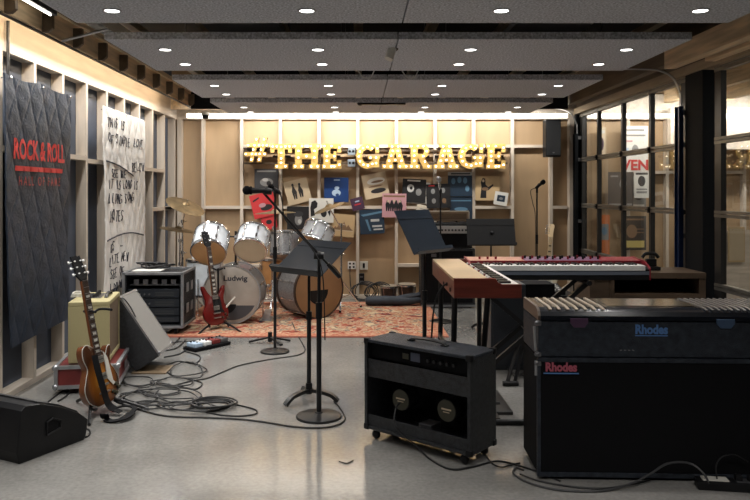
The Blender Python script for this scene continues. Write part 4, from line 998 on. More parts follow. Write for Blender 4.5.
cstand('chrome stand of the steeply tilted cymbal right of the toms', -.20, 8.45, 1.16, (-.12,-.22))
# hardware between bass drums: pedal
t = T('drum_pedal', 'chrome bass drum pedal between the two bass drums', 'pedal', (-.98,7.8,.012))
m=MB(); m.beam((0,-.12,.012),(0,.13,.08),.07,.01); m.bb(-.06,.06,-.14,.16,0,.006); m.build('footboard','alu',t); m=MB(); m.cyl((-.06,.14,.0),(-.06,.14,.20),.007); m.cyl((.06,.14,0),(.06,.14,.20),.007); m.cyl((-.06,.14,.19),(.06,.14,.19),.006); m.cyl((0,.14,.19),(0,.11,.33),.004); m.ball((0,.11,.34),.022); m.build('frame','chrome',t,True)
# drumsticks standing on the red guitar area
for i, (a, b) in enumerate((((222,312),(235,297)),)):
    p = P(*a, 7.3); q = P(*b, 7.3)
    t = tag(MB().cyl(Vector((0,0,0)), q-p, .012,.008,n=10).build('drumstick','offwhite'), 'single pale drumstick poking out beside the cherry red guitar', 'drumstick'); t.location = p
# bongos
for px, w, hh, lab in ((380.5+7.8,.205,.195,'left bongo drum of the dark pair by the back wall'),(407,.225,.215,'right bongo drum of the dark pair, slightly larger')):
    t = T('bongo_drum', lab, 'drum', ((px-VX)/79.5, 9.17, 0), group='dark bongos by the back wall')
    r = w/2
    MB().lathe([(r*.82,0),(r*.9,hh*.4),(r*.97,hh-.01)],28,cap0=True).build('shell','bongo',t,True)
    MB().lathe([(0,hh+.004),(r*.95,hh+.003),(r,hh-.006)],28).build('head','headcream',t,True)
    m=MB(); m.lathe([(r+.004,hh-.03),(r+.010,hh-.03),(r+.010,hh-.012),(r+.004,hh-.012)],28); m.lathe([(r*.82+.003,.0),(r*.82+.01,.0),(r*.82+.01,.02),(r*.82+.003,.02)],28); m.build('hoop','chrome',t,True)
    for i in range(5):
        a=2*PI*i/5-.9; m=MB(); m.cyl(((r+.012)*math.cos(a),(r+.012)*math.sin(a),hh-.02),((r*.84+.014)*math.cos(a),(r*.84+.014)*math.sin(a),.02),.005,n=6); m.build('tuning_rod','chrome',t)
# ================================================================ AMPS, CASES
# foreground combo amp seen from the back
t = T('combo_amplifier', 'black open-backed combo amplifier on casters in the centre foreground', 'amplifier', (.034,4.08,0), (0,0,math.atan2(-.45,.523)))
W_, D_, z0, z1 = .69, .25, .055, .555
m = MB(); b_ = .018
m.bb(0,W_,0,D_,z0,z0+b_,.004); m.bb(0,b_,0,D_,z0+b_,z1-b_); m.bb(W_-b_,W_,0,D_,z0+b_,z1-b_)
m.build('cabinet_shell','tolex',t)
MB().bb(-.002,W_+.002,-.002,D_+.004,z1-b_,z1,.006).build('top_board','tolexblue',t)
MB().bb(b_,W_-b_,D_-.02,D_-.012,z0+b_,z1-b_).build('baffle','matteblack',t)
m = MB(); m.bb(b_,W_-b_,.008,.018,.345,.445,.003); m.build('upper_back_board','tolex',t)
m = MB(); m.bb(b_,W_-b_,.008,.018,z0+b_,.135,.003); m.build('lower_back_board','tolex',t)
m = MB(); m.bb(b_,W_-b_,.030,.10,.452,z1-b_-.001,.002); m.build('chassis','matteblack',t)
m = MB(); m.bb(.30,.36,.0275,.0295,.47,.515); m.build('control_plate', mat('faded_plate',(.07,.08,.12),.4), t)
m = MB(); m.bb(.245,.285,.0275,.0295,.475,.505); m.build('small_label','labelgold',t)
for i in range(5): MB().cyl((.42+.04*i,.03,.49),(.42+.04*i,.012,.49),.009,n=12).build('jack','blackmetal',t,True)
MB().text('MADE IN', .0, Matrix.Identity(4)) if False else None
for x in (.205,.505):
    m = MB(); y1 = .10
    m.cyl((x,.225,.235),(x,.16,.235),.118,.07,n=28); m.build('speaker_cone','matteblack',t,True)
    MB().cyl((x,.16,.235),(x,.065,.235),.058,n=28).build('magnet','blackmetal',t,True)
    m = MB(); m.cyl((x,.0645,.235),(x,.062,.235),.055,n=28); m.build('magnet_label','labelgold',t,True)
    m = MB(); m.bb(x-.03,x+.03,.0605,.0618,.238,.246); m.bb(x-.02,x+.02,.0605,.0618,.225,.229); m.build('label_print','print_beige',t)
m = MB(); m.bb(.30,.38,.10,.20,z0+b_,.12,.004); m.build('reverb_tank','steel',t)
m = MB(); sp = spline([Vector(p) for p in ((.22,.12,z1),(.25,.12,z1+.014),(.345,.12,z1+.02),(.44,.12,z1+.014),(.47,.12,z1))],5)
for a, b in zip(sp[:-1], sp[1:]): m.beam(a,b+(b-a)*.05,.024,.006)
m.build('handle','black',t)
for x in (.235,.455): MB().bb(x-.018,x+.018,.105,.135,z1,z1+.008,.002).build('handle_bracket','blackmetal',t)
for (x,y) in ((0,0),(W_,0),(0,D_),(W_,D_)):
    for z in (z0,z1):
        MB().box((x+(.012 if x==0 else -.012), y+(.012 if y==0 else -.012), z+(.012 if z==z0 else -.012)),(.034,.034,.034),None,.008).build('corner_guard','black',t)
for (x,y) in ((.06,.03),(W_-.05,.03),(.06,D_-.04),(W_-.05,D_-.04)):
    m = MB(); m.ball((x,y,.026),.026,(1,.8,1)); c_=m.build('caster','black',t,True)
    MB().cyl((x,y,.035),(x,y,z0),.012).build('caster_stem','steel',t,True)
for x in (.2,.345): MB().bb(W_+.0001,W_+.001,.0,.001,.3,.301) if False else None
# tweed amp standing on the case
yaw = R(10)
cx = Vector((-2.06,4.93,0))
t = T('flight_case', 'silver-edged red flight case base under the tweed amplifier', 'case', cx, (0,0,yaw))
w,d = .42,.56
MB().bb(.012,w-.012,.012,d-.012,.045,.185).build('panel','redcase',t)
m = MB()
for x in (0,w):
    for y in (0,d): m.box((x+(.012 if x==0 else -.012),y+(.012 if y==0 else -.012),.115),(.026,.026,.15),None,.003)
for z in (.048,.182):
    for y in (.010,d-.010): m.bb(.0,w,y-.012,y+.012,z-.012,z+.012,.002)
    for x in (.010,w-.010): m.bb(x-.012,x+.012,0,d,z-.012,z+.012,.002)
m.build('edge_trim','alu',t)
for (x,y) in ((.02,.02),(w-.02,.02),(w-.02,d-.02),(.02,d-.02)):
    for z in (.05,.18): MB().ball((x+(-.012 if x<.1 else .012),y+(-.012 if y<.1 else .012),z),.022).build('ball_corner','alu',t,True)
for (x,y) in ((.07,.06),(w-.07,.06),(w-.07,d-.06),(.07,d-.06)): MB().cyl((x-.012,y,.02),(x+.012,y,.02),.0195).build('caster','black',t,True)
m=MB(); m.bb(w+.002,w+.007,.26,.38,.09,.15,.002); m.build('handle','steel',t)
t = T('tweed_amplifier', 'cream tweed combo amplifier with brown grille standing on the red case', 'amplifier', cx+Vector((.07*math.cos(yaw),.07*math.cos(yaw),.196)), (0,0,yaw))
w,d,h = .27,.50,.42
m = MB(); m.bb(0,w,0,d,0,.03,.004); m.bb(0,w,0,d,h-.03,h,.006); m.bb(0,w,0,.025,.03,h-.03); m.bb(0,w,d-.025,d,.03,h-.03); m.bb(0,.02,.025,d-.025,.03,h-.03); m.build('cabinet','tweed',t)
MB().bb(w-.03,w-.008,.0255,d-.0255,.03,h-.03).build('grille','browncloth',t)
MB().bb(.07,w-.08,.16,d-.08,h+.0005,h+.004,.001).build('control_panel','chrome',t)
for i in range(7): MB().cyl((w/2,.20+.04*i,h+.004),(w/2,.20+.04*i,h+.022),.010,n=12).build('knob','black',t,True)
m=MB(); sp=spline([Vector(p) for p in ((w-.05,.18,h+.002),(w-.05,.22,h+.022),(w-.05,.36,h+.022),(w-.05,.40,h+.002))],4)
for a,b in zip(sp[:-1],sp[1:]): m.beam(a,b+(b-a)*.05,.024,.006)
m.build('handle','black',t)
tw = t
m=MB(); 
for k in range(3): m.tube([(.055*math.cos(a)+.004*k,.055*math.sin(a)*1.2,.010+.010*k+.004*math.sin(3*a)) for a in [2*PI*i/20 for i in range(20)]],.006,6,closed=True)
o = tag(m.build('coiled_cable','offwhite'),'small pale coil of cable on top of the tweed amplifier','cable'); o.location = P(80,296.5,5.2); o.location.z=.618+.006
# leaning silver grille cabinet: cross-section rotated about Y
A = P(119.5,296,5.52); B = P(160,355,5.52)
Lc = .545; th = .225; dep = .40
ang = math.atan2((A-B).z,(B-A).x)   # downwards to right
t = T('leaning_speaker', 'black cabinet with long silver-grey top leaning beside the tweed amplifier', 'speaker', (A.x,5.52,A.z), (0,ang,0))
# local x down the slope, local z outward (up-right), y depth
m = MB(); m.bb(0,Lc,.0,dep,-th,-.012,.008); m.build('cabinet','tolex',t)
MB().bb(.012,Lc-.012,.006,dep-.006,-.0115,.0,.004).build('grille_cloth','silvercloth',t)
m = MB()
for x in (.0,Lc-.012): m.bb(x,x+.012,0,dep,-.0115,.002)
for y in (.0,dep-.006): m.bb(.012,Lc-.012,y,y+.006,-.0115,.002)
m.build('trim','alu',t)
for x in (.02,Lc-.02):
    for y in (.012,dep-.012): MB().ball((x,y,-.004),.014).build('corner_guard','steel',t,True)
MB().tube([(.02,.03,.0),(.05,.02,.012),(.12,.03,.010),(.2,.02,.004)],.005,6,res=4).build('input_cord','rope',t,True)
lowz = A.z-math.sin(ang)*Lc-math.cos(ang)*th
print('leaning cab lowest z', lowz)
t = tag(MB().bb(-.16,.10,-.12,.12,0,.012,.002).build('brown_floor_patch', mat('brown_floor_tone',(.17,.12,.07),.6)),'flat brown patch on the floor under the leaning cabinet','board'); t.location = F(155,372)+Vector((0,.05,0))  # thin flat brown shape lying on the floor
# rack case
t = T('rack_case', 'black flight rack case with silver edges holding studio gear', 'case', (-2.245,6.94,0), (0,0,R(0)))
w,d,h = .575,.52,.60
m=MB(); m.bb(.012,.03,.01,d-.01,.09,h-.01); m.bb(w-.03,w-.012,.01,d-.01,.09,h-.01); m.bb(.012,w-.012,.01,d-.01,.085,.105); m.bb(.012,w-.012,.01,d-.01,h-.03,h-.012); m.bb(.012,w-.012,d-.03,d-.012,.105,h-.03); m.build('shell','tolex',t)
m=MB()
for x in (.008,w-.008):
    for y in (.008,d-.008): m.bb(x-.012,x+.012,y-.012,y+.012,.08,h,.002)
for z in (.085,h-.006):
    for y in (.008,d-.008): m.bb(0,w,y-.012,y+.012,z-.012,z+.012,.002)
    for x in (.008,w-.008): m.bb(x-.012,x+.012,0,d,z-.012,z+.012,.002)
m.build('edge_trim','alu',t)
M['unit'] = mat('rack_unit_face',(.022,.026,.033),.4,metal=.4)
for zz,hh in ((.36,.085),(.27,.085),(.19,.075),(.125,.06)):
    u=MB(); u.bb(.04,w-.045,.03,.33,zz,zz+hh-.005,.002); uo=u.build('rack_unit','unit',t)
    m=MB(); [m.cyl((.07+.045*i,.03,zz+hh*.4),(.07+.045*i,.014,zz+hh*.4),.009,n=10) for i in range(5)]; m.build('knob','steel',uo,True)
    m=MB(); m.bb(.30,.48,.0275,.0295,zz+hh*.2,zz+hh*.35); m.bb(.30,.48,.0275,.0295,zz+hh*.5,zz+hh*.62); m.build('printed_strip','cablegrey',uo)
m=MB(); m.bb(.05,w-.05,.06,.30,.475,.481); [m.bb(.08+.09*i,.13+.09*i,.08,.2,.482,.53,.003) for i in range(5)]; m.build('shelf_gear', 'steel', t)
m=MB()
for z in (.2,.4): m.bb(w+.001,w+.006,.12,.22,z,z+.09,.002); m.bb(w+.001,w+.006,.30,.40,z,z+.09,.002)
m.build('latch','alu',t)
for (x,y) in ((.08,.07),(w-.08,.07),(.08,d-.07),(w-.08,d-.07)): MB().cyl((x-.014,y,.036),(x+.014,y,.036),.035).build('caster','black',t,True)
for (x,y) in ((.08,.07),(w-.08,.07),(.08,d-.07),(w-.08,d-.07)): MB().bb(x-.02,x+.02,y-.02,y+.02,.068,.086).build('caster_plate','steel',t)
t = tag(MB().bb(-.14,.14,-.10,.10,0,.003).build('paper_sheet','paper'),'loose white sheet of paper on top of the rack case','paper'); t.location=(-2.05,7.12,.606)
rng=random.Random(5)
for j,(px,py) in enumerate(((143,265),(150,266))):
    m=MB(); pts=[Vector((rng.uniform(-.12,.12),rng.uniform(-.09,.09),.008+.05*rng.random())) for _ in range(14)]
    m.tube(pts,.008,6,closed=True,res=6); o=tag(m.build('coiled_cable','rope'),('heap of black cable on the rack case, left part' if j==0 else 'heap of black cable on the rack case, right part'),'cable'); o.location=(-2.10+.13*j,7.28,.608)
# floor monitor
th_=-R(27.3)
t = T('stage_monitor', 'black wedge stage monitor on the floor at bottom left', 'speaker', (-1.70,3.70,0), (0,0,th_))
t.scale=(1.04,1.07,1.0)
prof=[(0,.0),(.36,.0),(.375,.02),(.39,.105),(.335,.155),(.22,.222),(.10,.272),(.015,.285),(-.012,.265),(-.035,.06),(-.02,.0)]
MB().prism(prof,-.50,0,plane='YZ',bev=.006).build('cabinet','black',t)
gp=[(.36,.118),(.325,.152),(.215,.215),(.10,.262),(.10,.280),(.225,.231),(.34,.164),(.372,.128)]
MB().prism(gp,-.47,-.03,plane='YZ').build('grille',mat('monitor_grille',(.02,.02,.021),.6,bump=.4,bscale=500),t)
m=MB(); m.prism([(.135,.105),(.20,.12),(.205,.15),(.165,.172),(.135,.165)],.0006,.004,plane='YZ'); m.build('handle_recess','matteblack',t)
m=MB(); m.tube([(.004,.13,.10),(.004,.21,.115),(.004,.213,.155),(.004,.165,.18),(.004,.13,.168)],.005,6,closed=True); m.build('handle_rim','black',t)
# ================================================================ ORGAN
t = T('combo_organ', 'red-brown combo organ with cream top standing end-on to the camera', 'keyboard', (.513,3.92,0))
zt, zb, L = .91, .803, 1.14   # local y 0..L, x 0..0.36
k0=FPX/3.92
prof=[(0,zb),(.365,zb),(.365,.878),(.262,.877),(.240,.886),(.225,zt),(0,zt)]
MB().prism(prof,0,.022,bev=.003).build('end_cheek','redwood',t); MB().prism(prof,L-.022,L,bev=.003).build('end_cheek','redwood',t)
MB().bb(.0,.185,.0225,L-.0225,zt-.016,zt,.002).build('lid','organtop',t)
MB().bb(.0,.018,.0225,L-.0225,zb,zt-.017).build('back_panel','redwood',t)
MB().bb(.018,.36,.0225,L-.0225,zb,zb+.012).build('bottom_board','black',t)
m=MB(); m.prism([(.186,zb+.012),(.255,zb+.012),(.255,zt-.045),(.186,zt-.006)],.023,L-.023); m.build('control_strip','black',t)
for i in range(14):
    MB().box((.222,.09+.065*i,zt-.018),(.03,.030,.014),Matrix.Rotation(R(30),3,'Y'),.002).build('rocker_tab',('white' if i%3 else 'redcase'),t)
M_k=MB()
for i in range(36): M_k.bb(.256,.358,.03+.030*i,.03+.030*i+.0285,zt-.055,zt-.034,.0015)
M_k.build('white_keys','key',t)
m=MB()
for i in range(35):
    if i%7 not in (2,6): m.bb(.256,.318,.03+.030*i+.022,.03+.030*i+.0375,zt-.034,zt-.022,.002)
m.build('black_keys','keyblack',t)
for y,z in ((.15,.83),(.30,.84),(.46,.825)): MB().cyl((-.006,y,z),(.002,y,z),.012,n=14).build('jack_socket','blackmetal',t,True)
for a,b in (((.02,.12,zb),(.01,.16,.0)),((.20,.10,zb),(.15,.16,.0)),((.05,L-.1,zb),(.03,L-.16,0)),((.31,L-.1,zb),(.30,L-.14,0))):
    MB().cyl(Vector(a),Vector(b),.016,n=14).build('leg','blackmetal',t,True)
MB().beam((.03,.16,.42),(.03,L-.16,.42),.02,.02).build('brace','blackmetal',t)
# cord from organ back
m=MB(); pts=[P(434,263,4.5),P(427,268,4.5),P(423,280,4.45),P(422,300,4.4),P(430,330,4.4)]
m=MB(); o=tag(m.tube([Vector(p)-pts[0] for p in ((.555,4.22,.84),(.49,4.22,.83),(.44,4.25,.7),(.43,4.3,.4),(.46,4.36,.1),(.5,4.5,.006))],.006,6,res=5).build('organ_cable','rope'),'black cable drooping from the back of the wooden organ','cable'); o.location=pts[0]
# ================================================================ RED STAGE KEYBOARD
t = T('stage_piano', 'long red stage piano with white keys on X stand behind the organ', 'keyboard', (.80,5.2,0))
L=1.285; zb=.745; D=.33
MB().prism([(0,zb),(.0,zb+.075),(.04,zb+.090),(D,zb+.128),(D,zb)],0.012,L-.012,plane='YZ').build('chassis','black',t)
ep=[(-.004,zb-.002),(-.004,zb+.083),(.045,zb+.108),(.12,zb+.130),(D+.004,zb+.140),(D+.004,zb-.002)]
MB().prism(ep,0,.012,plane='YZ',bev=.002).build('end_cheek','nordred',t); MB().prism(ep,L-.012,L,plane='YZ',bev=.002).build('end_cheek','nordred',t)
MB().bb(.012,L-.012,-.003,-.0002,zb+.036,zb+.0615).build('front_strip','greyplastic',t)
m=MB(); n_=52; kw=(L-.09)/n_
for i in range(n_): m.bb(.05+kw*i,.05+kw*i+kw-.0012,-.006,.145,zb+.0665,zb+.102,.001)
m.build('white_keys','key',t)
m=MB()
for i in range(n_-1):
    if i%7 not in (1,4): m.bb(.05+kw*(i+1)-.006,.05+kw*(i+1)+.006,.05,.145,zb+.1022,zb+.114,.001)
m.build('black_keys','keyblack',t)
MB().bb(.02,L-.02,.146,.156,zb+.095,zb+.124).build('felt_strip','nordred',t)
sl=Matrix.Rotation(R(4),3,'X')
MB().prism([(.157,zb+.124),(D,zb+.137),(D,zb+.128),(.157,zb+.10)],.0125,.42,plane='YZ').build('left_panel','nordpink',t)
MB().prism([(.157,zb+.124),(D,zb+.137),(D,zb+.128),(.157,zb+.10)],.4205,L-.30,plane='YZ').build('centre_panel','nordpurple',t)
MB().prism([(.157,zb+.124),(D,zb+.137),(D,zb+.128),(.157,zb+.10)],L-.2995,L-.0125,plane='YZ').build('right_panel','nordred',t)
rr=random.Random(2)
for i in range(22):
    x=.42+.028*i; MB().cyl((x,.22+.05*(i%2),zb+.126),(x,.22+.05*(i%2),zb+.152),.008,n=10).build('knob','black' if i%3 else 'nordred',t,True)
for x in (.10,.16,.22): MB().cyl((x,.22,zb+.13),(x,.22,zb+.148),.008,n=10).build('knob','nordred',t,True)
t = T('keyboard_stand', 'black folding X stand carrying the red stage piano', 'stand', (.80+.42,5.37,0))
for sy_ in (-.13,.13):
    MB().beam((-.38,sy_,.03),(.42,sy_,.715),.03,.03,up=(0,1,0)).build('leg','blackmetal',t)
    MB().beam((.42,sy_*.8,.03),(-.38,sy_*.8,.715),.03,.03,up=(0,1,0)).build('leg','blackmetal',t)
for x,z in ((-.38,.02),(.42,.02)): MB().cyl((x,-.24,z),(x,.24,z),.0185).build('foot_bar','blackmetal',t,True)
for x,z in ((-.38,.725),(.42,.725)): MB().cyl((x,-.20,z),(x,.20,z),.0175).build('top_bar','black',t,True)
MB().cyl((.02,-.15,.37),(.02,.15,.37),.02).build('pivot','steel',t,True)
# black mixer table below
t = T('effects_mixer', 'small black mixer with pale buttons under the stage piano', 'mixer', P(548,296,5.85)) if False else None
# ================================================================ RHODES
t = T('electric_piano', 'large black electric piano on its speaker cabinet at lower right', 'keyboard', (.860,3.49,0), (0,0,R(-2)))
L=1.20; D=.37
k0=FPX/3.48; zz=lambda py:EYE-(py-VY)/k0
zs=zz(357); 
MB().bb(0,L,0,D,.022,zs-.008,.006).build('speaker_cabinet','grillecloth',t)
m=MB(); 
for z in (.026,zs-.014):
    m.bb(-.004,L+.004,-.005,.012,z-.012,z+.010,.003)
for x in (0,L): m.bb(x-.005,x+.012 if x==0 else x+.005,-.004,.012,.02,zs-.01,.002)
m.build('cabinet_edging','tolexblue',t)
MB().bb(0,L,0,D,zs,zz(322),.004).build('piano_body','tolexblue',t)
za=zz(320.5); zc=.815
prof=[(.0,za),(.002,za+.02),(.012,za+.040),(.035,zc-.006),(.07,zc),(D,zc),(D,za)]
MB().prism(prof,.012,L-.012,plane='YZ').build('curved_lid','lidgloss' if 'lidgloss' in M else M.setdefault('lidgloss',mat('glossy_black_lid',(.010,.012,.017),.22,coat=.3)),t)
prof2=[(.0,za),(.002,za+.02),(.012,za+.042),(.035,zc-.002),(.07,zc+.004),(D,zc+.004),(D,za)]
for x0 in (0,L-.012): MB().prism(prof2,x0,x0+.0118,plane='YZ').build('lid_end',mat('worn_silver_edge',(.16,.13,.11),.35,metal=.6),t)
M['rib']=mat('cream_lid_rib',(.58,.50,.40),.3,coat=.4); M['ribgrey']=mat('grey_lid_rib',(.26,.25,.24),.3,coat=.4)
def rib(x, mn, w):
    m=MB(); pr=[(.016,za+.048),(.035,zc-.003),(.07,zc+.0005),(D-.02,zc+.0005),(D-.02,zc+.006),(.07,zc+.006),(.033,zc+.002),(.012,za+.052)]
    m.prism(pr,x-w/2,x+w/2,plane='YZ'); m.build('lid_rib',mn,t)
for i in range(7): rib(.062+.042*i,'rib',.013)
for i in range(14): rib(.80+.030*i,'ribgrey',.009) if .80+.03*i < L-.02 else None
MB().bb(.36,.78,.10,D-.04,zc+.0005,zc+.003,.001).build('lid_reflection',mat('painted_wall_reflection',(.16,.13,.09),.15,metal=.5,var=.3,scale=6),t)  # thin tinted sheet standing in for the back wall reflected in the lid
def xat(px): return (px-VX)/k0-.871
M4=lambda x,z,y=-.0012: Matrix.Translation((x,y,z)) @ Matrix.Rotation(R(90),4,'X')
MB().text('Rhodes',.060,M4(xat(653),zz(329.5),-.001),ext=.0012,off=.0024,sx=.85).build('maker_lettering','bluelogo',t)
MB().bb(xat(637),xat(669),-.0018,-.0002,zz(335.8),zz(334.8)).build('lettering_underline','bluelogo',t)
m=MB(); m.text('Rhodes',.057,M4(xat(563.5),zz(367.5),-.0065),ext=.001,off=.0024,sx=.87); m.build('cabinet_lettering',mat('faded_red_logo',(.42,.09,.13),.5),t)
MB().bb(xat(546),xat(581),-.008,-.0055,zz(374),zz(372.8)).build('cabinet_underline','bluelogo',t)
for px,mn in ((581.5,'purplelatch'),(725.5,'bluelatch')):
    x=xat(px); z1_=zz(318.5); z0_=zz(327.5); w=.042
    MB().prism([(x-w,z1_),(x-w,(z0_+z1_)/2),(x-w*.6,z0_),(x+w*.6,z0_),(x+w,(z0_+z1_)/2),(x+w,z1_)],-.008,-.0002,bev=.002).build('latch',mn,t)
m=MB(); [m.box((xat(623+4*i),-.0012,zz(350)),(.010,.001,.004),Matrix.Rotation(R(10*i-10),3,'Y')) for i in range(4)]; m.build('scuff_mark','print_grey',t)
for px,py in ((530,352),(530,357.5)):
    pass
for z in (za-.012,zs+.014,zs-.03):
    m=MB(); m.bb(-.008,.014,-.007,.02,z-.014,z+.008,.004); m.ball((-.008,-.002,z-.002),.011); m.build('corner_fitting','steel',t)
m=MB(); m.cyl((-.010,.0,zs-.09),(-.010,.0,zs-.02),.007); m.cyl((-.012,-.002,zs+.03),(-.020,-.006,za-.03),.007); m.build('latch_rod','alu',t,True)
# ================================================================ BENCH, STACK, MISC
t = T('wooden_bench', 'low brown wooden cabinet with open shelf behind the stage piano', 'cabinet', (1.80,5.66,0))
w,d,h=.90,.42,.745
m=MB(); m.bb(0,w,0,d,h-.045,h,.003); m.build('top_board','benchwood',t)
m=MB(); m.bb(0,.035,.01,d,.0,h-.046); m.build('side_panel','benchwood',t)
m=MB(); m.bb(w-.05,w,.01,d,.0,h-.046); m.build('side_panel','benchwood',t)
m=MB(); m.bb(.16,.19,.012,d-.01,.0,h-.046); m.build('partition','benchwood',t)
m=MB(); m.bb(.191,w-.051,.01,d-.01,h-.205,h-.165); m.build('shelf','benchwood',t)
m=MB(); m.bb(.036,.159,.02,.035,.05,h-.046); m.build('front_panel','benchwood',t)
m=MB(); m.bb(.036,w-.051,d-.012,d,.0,h-.046); m.build('back_board','matteblack',t)
# things on the bench
bt=.745
t = T('desk_telephone','black cradle device with stacked arms on the wooden bench','device',(2.34,5.86,bt))
m=MB(); m.bb(-.07,.07,-.05,.05,0,.03,.006); m.build('base','black',t); m=MB(); m.bb(-.03,.05,-.02,.02,.03,.09,.006); m.build('column','black',t)
m=MB(); m.tube([(-.06,0,.10),(-.03,0,.13),(.04,0,.13),(.07,0,.10)],.014,8,res=4); m.build('handset','black',t,True)
t = tag(MB().bb(-.07,.07,-.04,.04,0,.012,.002).build('booklet','print_tan'),'small tan booklet lying on the wooden bench','book'); t.location=(2.16,5.80,bt); t.rotation_euler=(0,0,.3)
t = tag(MB().bb(-.06,.06,-.035,.035,0,.018,.006).build('pouch','gigbag'),'small dark pouch beside the booklet on the wooden bench','pouch'); t.location=(2.20,5.90,bt)
# amp stack at the back
t = T('speaker_cabinet','tall black speaker cabinet by the back wall under the amplifier head','speaker',(.74,8.62,0))
MB().bb(0,.64,0,.34,.012,.70,.01).build('cabinet','tolex',t); MB().bb(.03,.61,-.004,-.0005,.06,.67,.003).build('grille','grillecloth',t); m=MB(); m.bb(.0,.64,-.006,.004,.012,.035); m.build('foot_trim','alu',t)
for x in (.05,.59):
    for y in (.05,.29): MB().cyl((x,y,0),(x,y,.014),.02,n=14).build('foot','black',t)
m=MB(); m.bb(.12,.18,-.008,-.0045,.60,.64); m.build('badge','steel',t)
t = T('amplifier_head','black amplifier head with silver knob panel on the tall cabinet','amplifier',(.79,8.64,.702))
MB().bb(0,.56,0,.28,.0,.30,.01).build('cabinet','tolex',t); MB().bb(.03,.53,-.004,-.0005,.02,.175,.003).build('grille','grillecloth',t)
MB().bb(.04,.53,-.006,-.0005,.175,.265,.002).build('control_panel','print_light_grey',t)
for i in range(10): MB().cyl((.12+.04*i,-.006,.215),(.12+.04*i,-.022,.215),.011,n=12).build('knob','black',t,True)
for x in (.16,.3,.42): MB().bb(x,x+.05,.02,.06,.3001,.316,.003).build('top_fitting','steel',t)
m=MB(); m.tube([(.16,.14,.30),(.2,.14,.325),(.36,.14,.325),(.40,.14,.30)],.009,8,res=4); m.build('handle','black',t,True)
t = T('small_amplifier','small tan amplifier with cream edge on top of the black amplifier head','amplifier',(.80,8.70,1.022))
MB().bb(0,.52,0,.18,0,.115,.008).build('cabinet',mat('tan_vinyl',(.30,.22,.15),.6),t); m=MB(); m.bb(.005,.515,-.006,.004,.108,.122,.003); m.bb(-.004,.006,-.006,.004,.0,.112); m.bb(.514,.524,-.006,.004,.0,.112); m.build('piping','print_cream',t)
MB().bb(.03,.49,-.003,-.0002,.02,.09).build('grille','browncloth',t)
# tall grey speaker panel behind the organ legs
t = T('tall_speaker','dark grey upright cabinet standing behind the organ legs','speaker',(1.02,5.62,0))
MB().bb(0,.27,0,.26,.0,.66,.008).build('cabinet',mat('dark_grey_cabinet',(.035,.04,.048),.5,var=.15),t); MB().bb(.27,.50,.02,.26,.0,.66,.006).build('side_box','matteblack',t)
MB().bb(.02,.25,-.004,-.0005,.03,.63,.003).build('grille',mat('dark_grey_cloth',(.03,.034,.042),.8),t)
# mixer on low black table
t = T('side_table','small black side table behind the tall grey cabinet','table',(1.30,6.3,0))
MB().bb(0,.60,0,.4,.44,.475,.004).build('table_top','black',t)
for x in (.03,.57):
    for y in (.03,.37): MB().bb(x-.015,x+.015,y-.015,y+.015,0,.439).build('leg','black',t)
t = T('effects_mixer','flat black mixer with rows of pale buttons on the side table','mixer',(1.38,6.34,.476))
MB().prism([(0,0),(0,.03),(.25,.07),(.25,0)],0,.42,plane='YZ',bev=.003).build('body','black',t)
m=MB()
for i in range(9):
    for j in range(4): m.box((.04+.042*i,.04+.05*j,.040+.008*j),(.022,.020,.008),Matrix.Rotation(R(9),3,'X'))
m.build('button_rows','print_light_grey',t)
t = T('boot_shaped_bag','grey tapered bag upright on the side table behind the mixer','bag',(1.55,6.62,.476))
MB().prism([(-.10,0),(.14,0),(.10,.05),(.05,.16),(.0,.17),(-.04,.1)],-.04,.04,bev=.012).build('cloth_body',mat('grey_bag',(.16,.17,.18),.7),t)
# gig bag
t = T('gig_bag','folded dark blue-black gig bag lying at the back edge of the rug','bag',(.42,8.72,.012))
m=MB(); m.lathe([(0,-.34),(.05,-.335),(.072,-.30),(.078,-.1),(.070,.15),(.055,.30),(.03,.34),(0,.342)],20,m=Matrix.Rotation(R(90),4,'Y')@Matrix.Scale(.75,4,(1,0,0))); 
for v in m.bm.verts: v.co.z+=.060; v.co.z+=.006*math.sin(v.co.x*25)
m.build('bag_body','gigbag',t,True)
m=MB(); m.lathe([(0,-.20),(.045,-.18),(.06,0),(.05,.15),(0,.2)],16,m=Matrix.Translation((.16,.02,.10))@Matrix.Rotation(R(80),4,'Y')@Matrix.Scale(.6,4,(1,0,0))); m.build('folded_flap','gigbag',t,True)
# pedal board
t = T('effects_pedal_board','small pedal board with white and red pedals before the rug','pedal',F(209,347),(0,0,R(52)))
MB().bb(-.22,.18,-.085,.085,.004,.03,.004).build('board','matteblack',t)
for i,(mn,x) in enumerate((('print_pale_blue',-.16),('white',-.06),('redcase',.04),('steel',.13))):
    p_=MB().bb(x-.04,x+.04,-.06,.06,.0305,.066,.006).build('pedal',mn,t); m=MB(); m.cyl((x,-.03,.066),(x,-.03,.076),.010,n=12); m.build('foot_switch','chrome',p_,True); m=MB(); m.cyl((x-.018,.03,.066),(x-.018,.03,.078),.009,n=10); m.cyl((x+.018,.03,.066),(x+.018,.03,.078),.009,n=10); m.build('knob','black',p_,True)
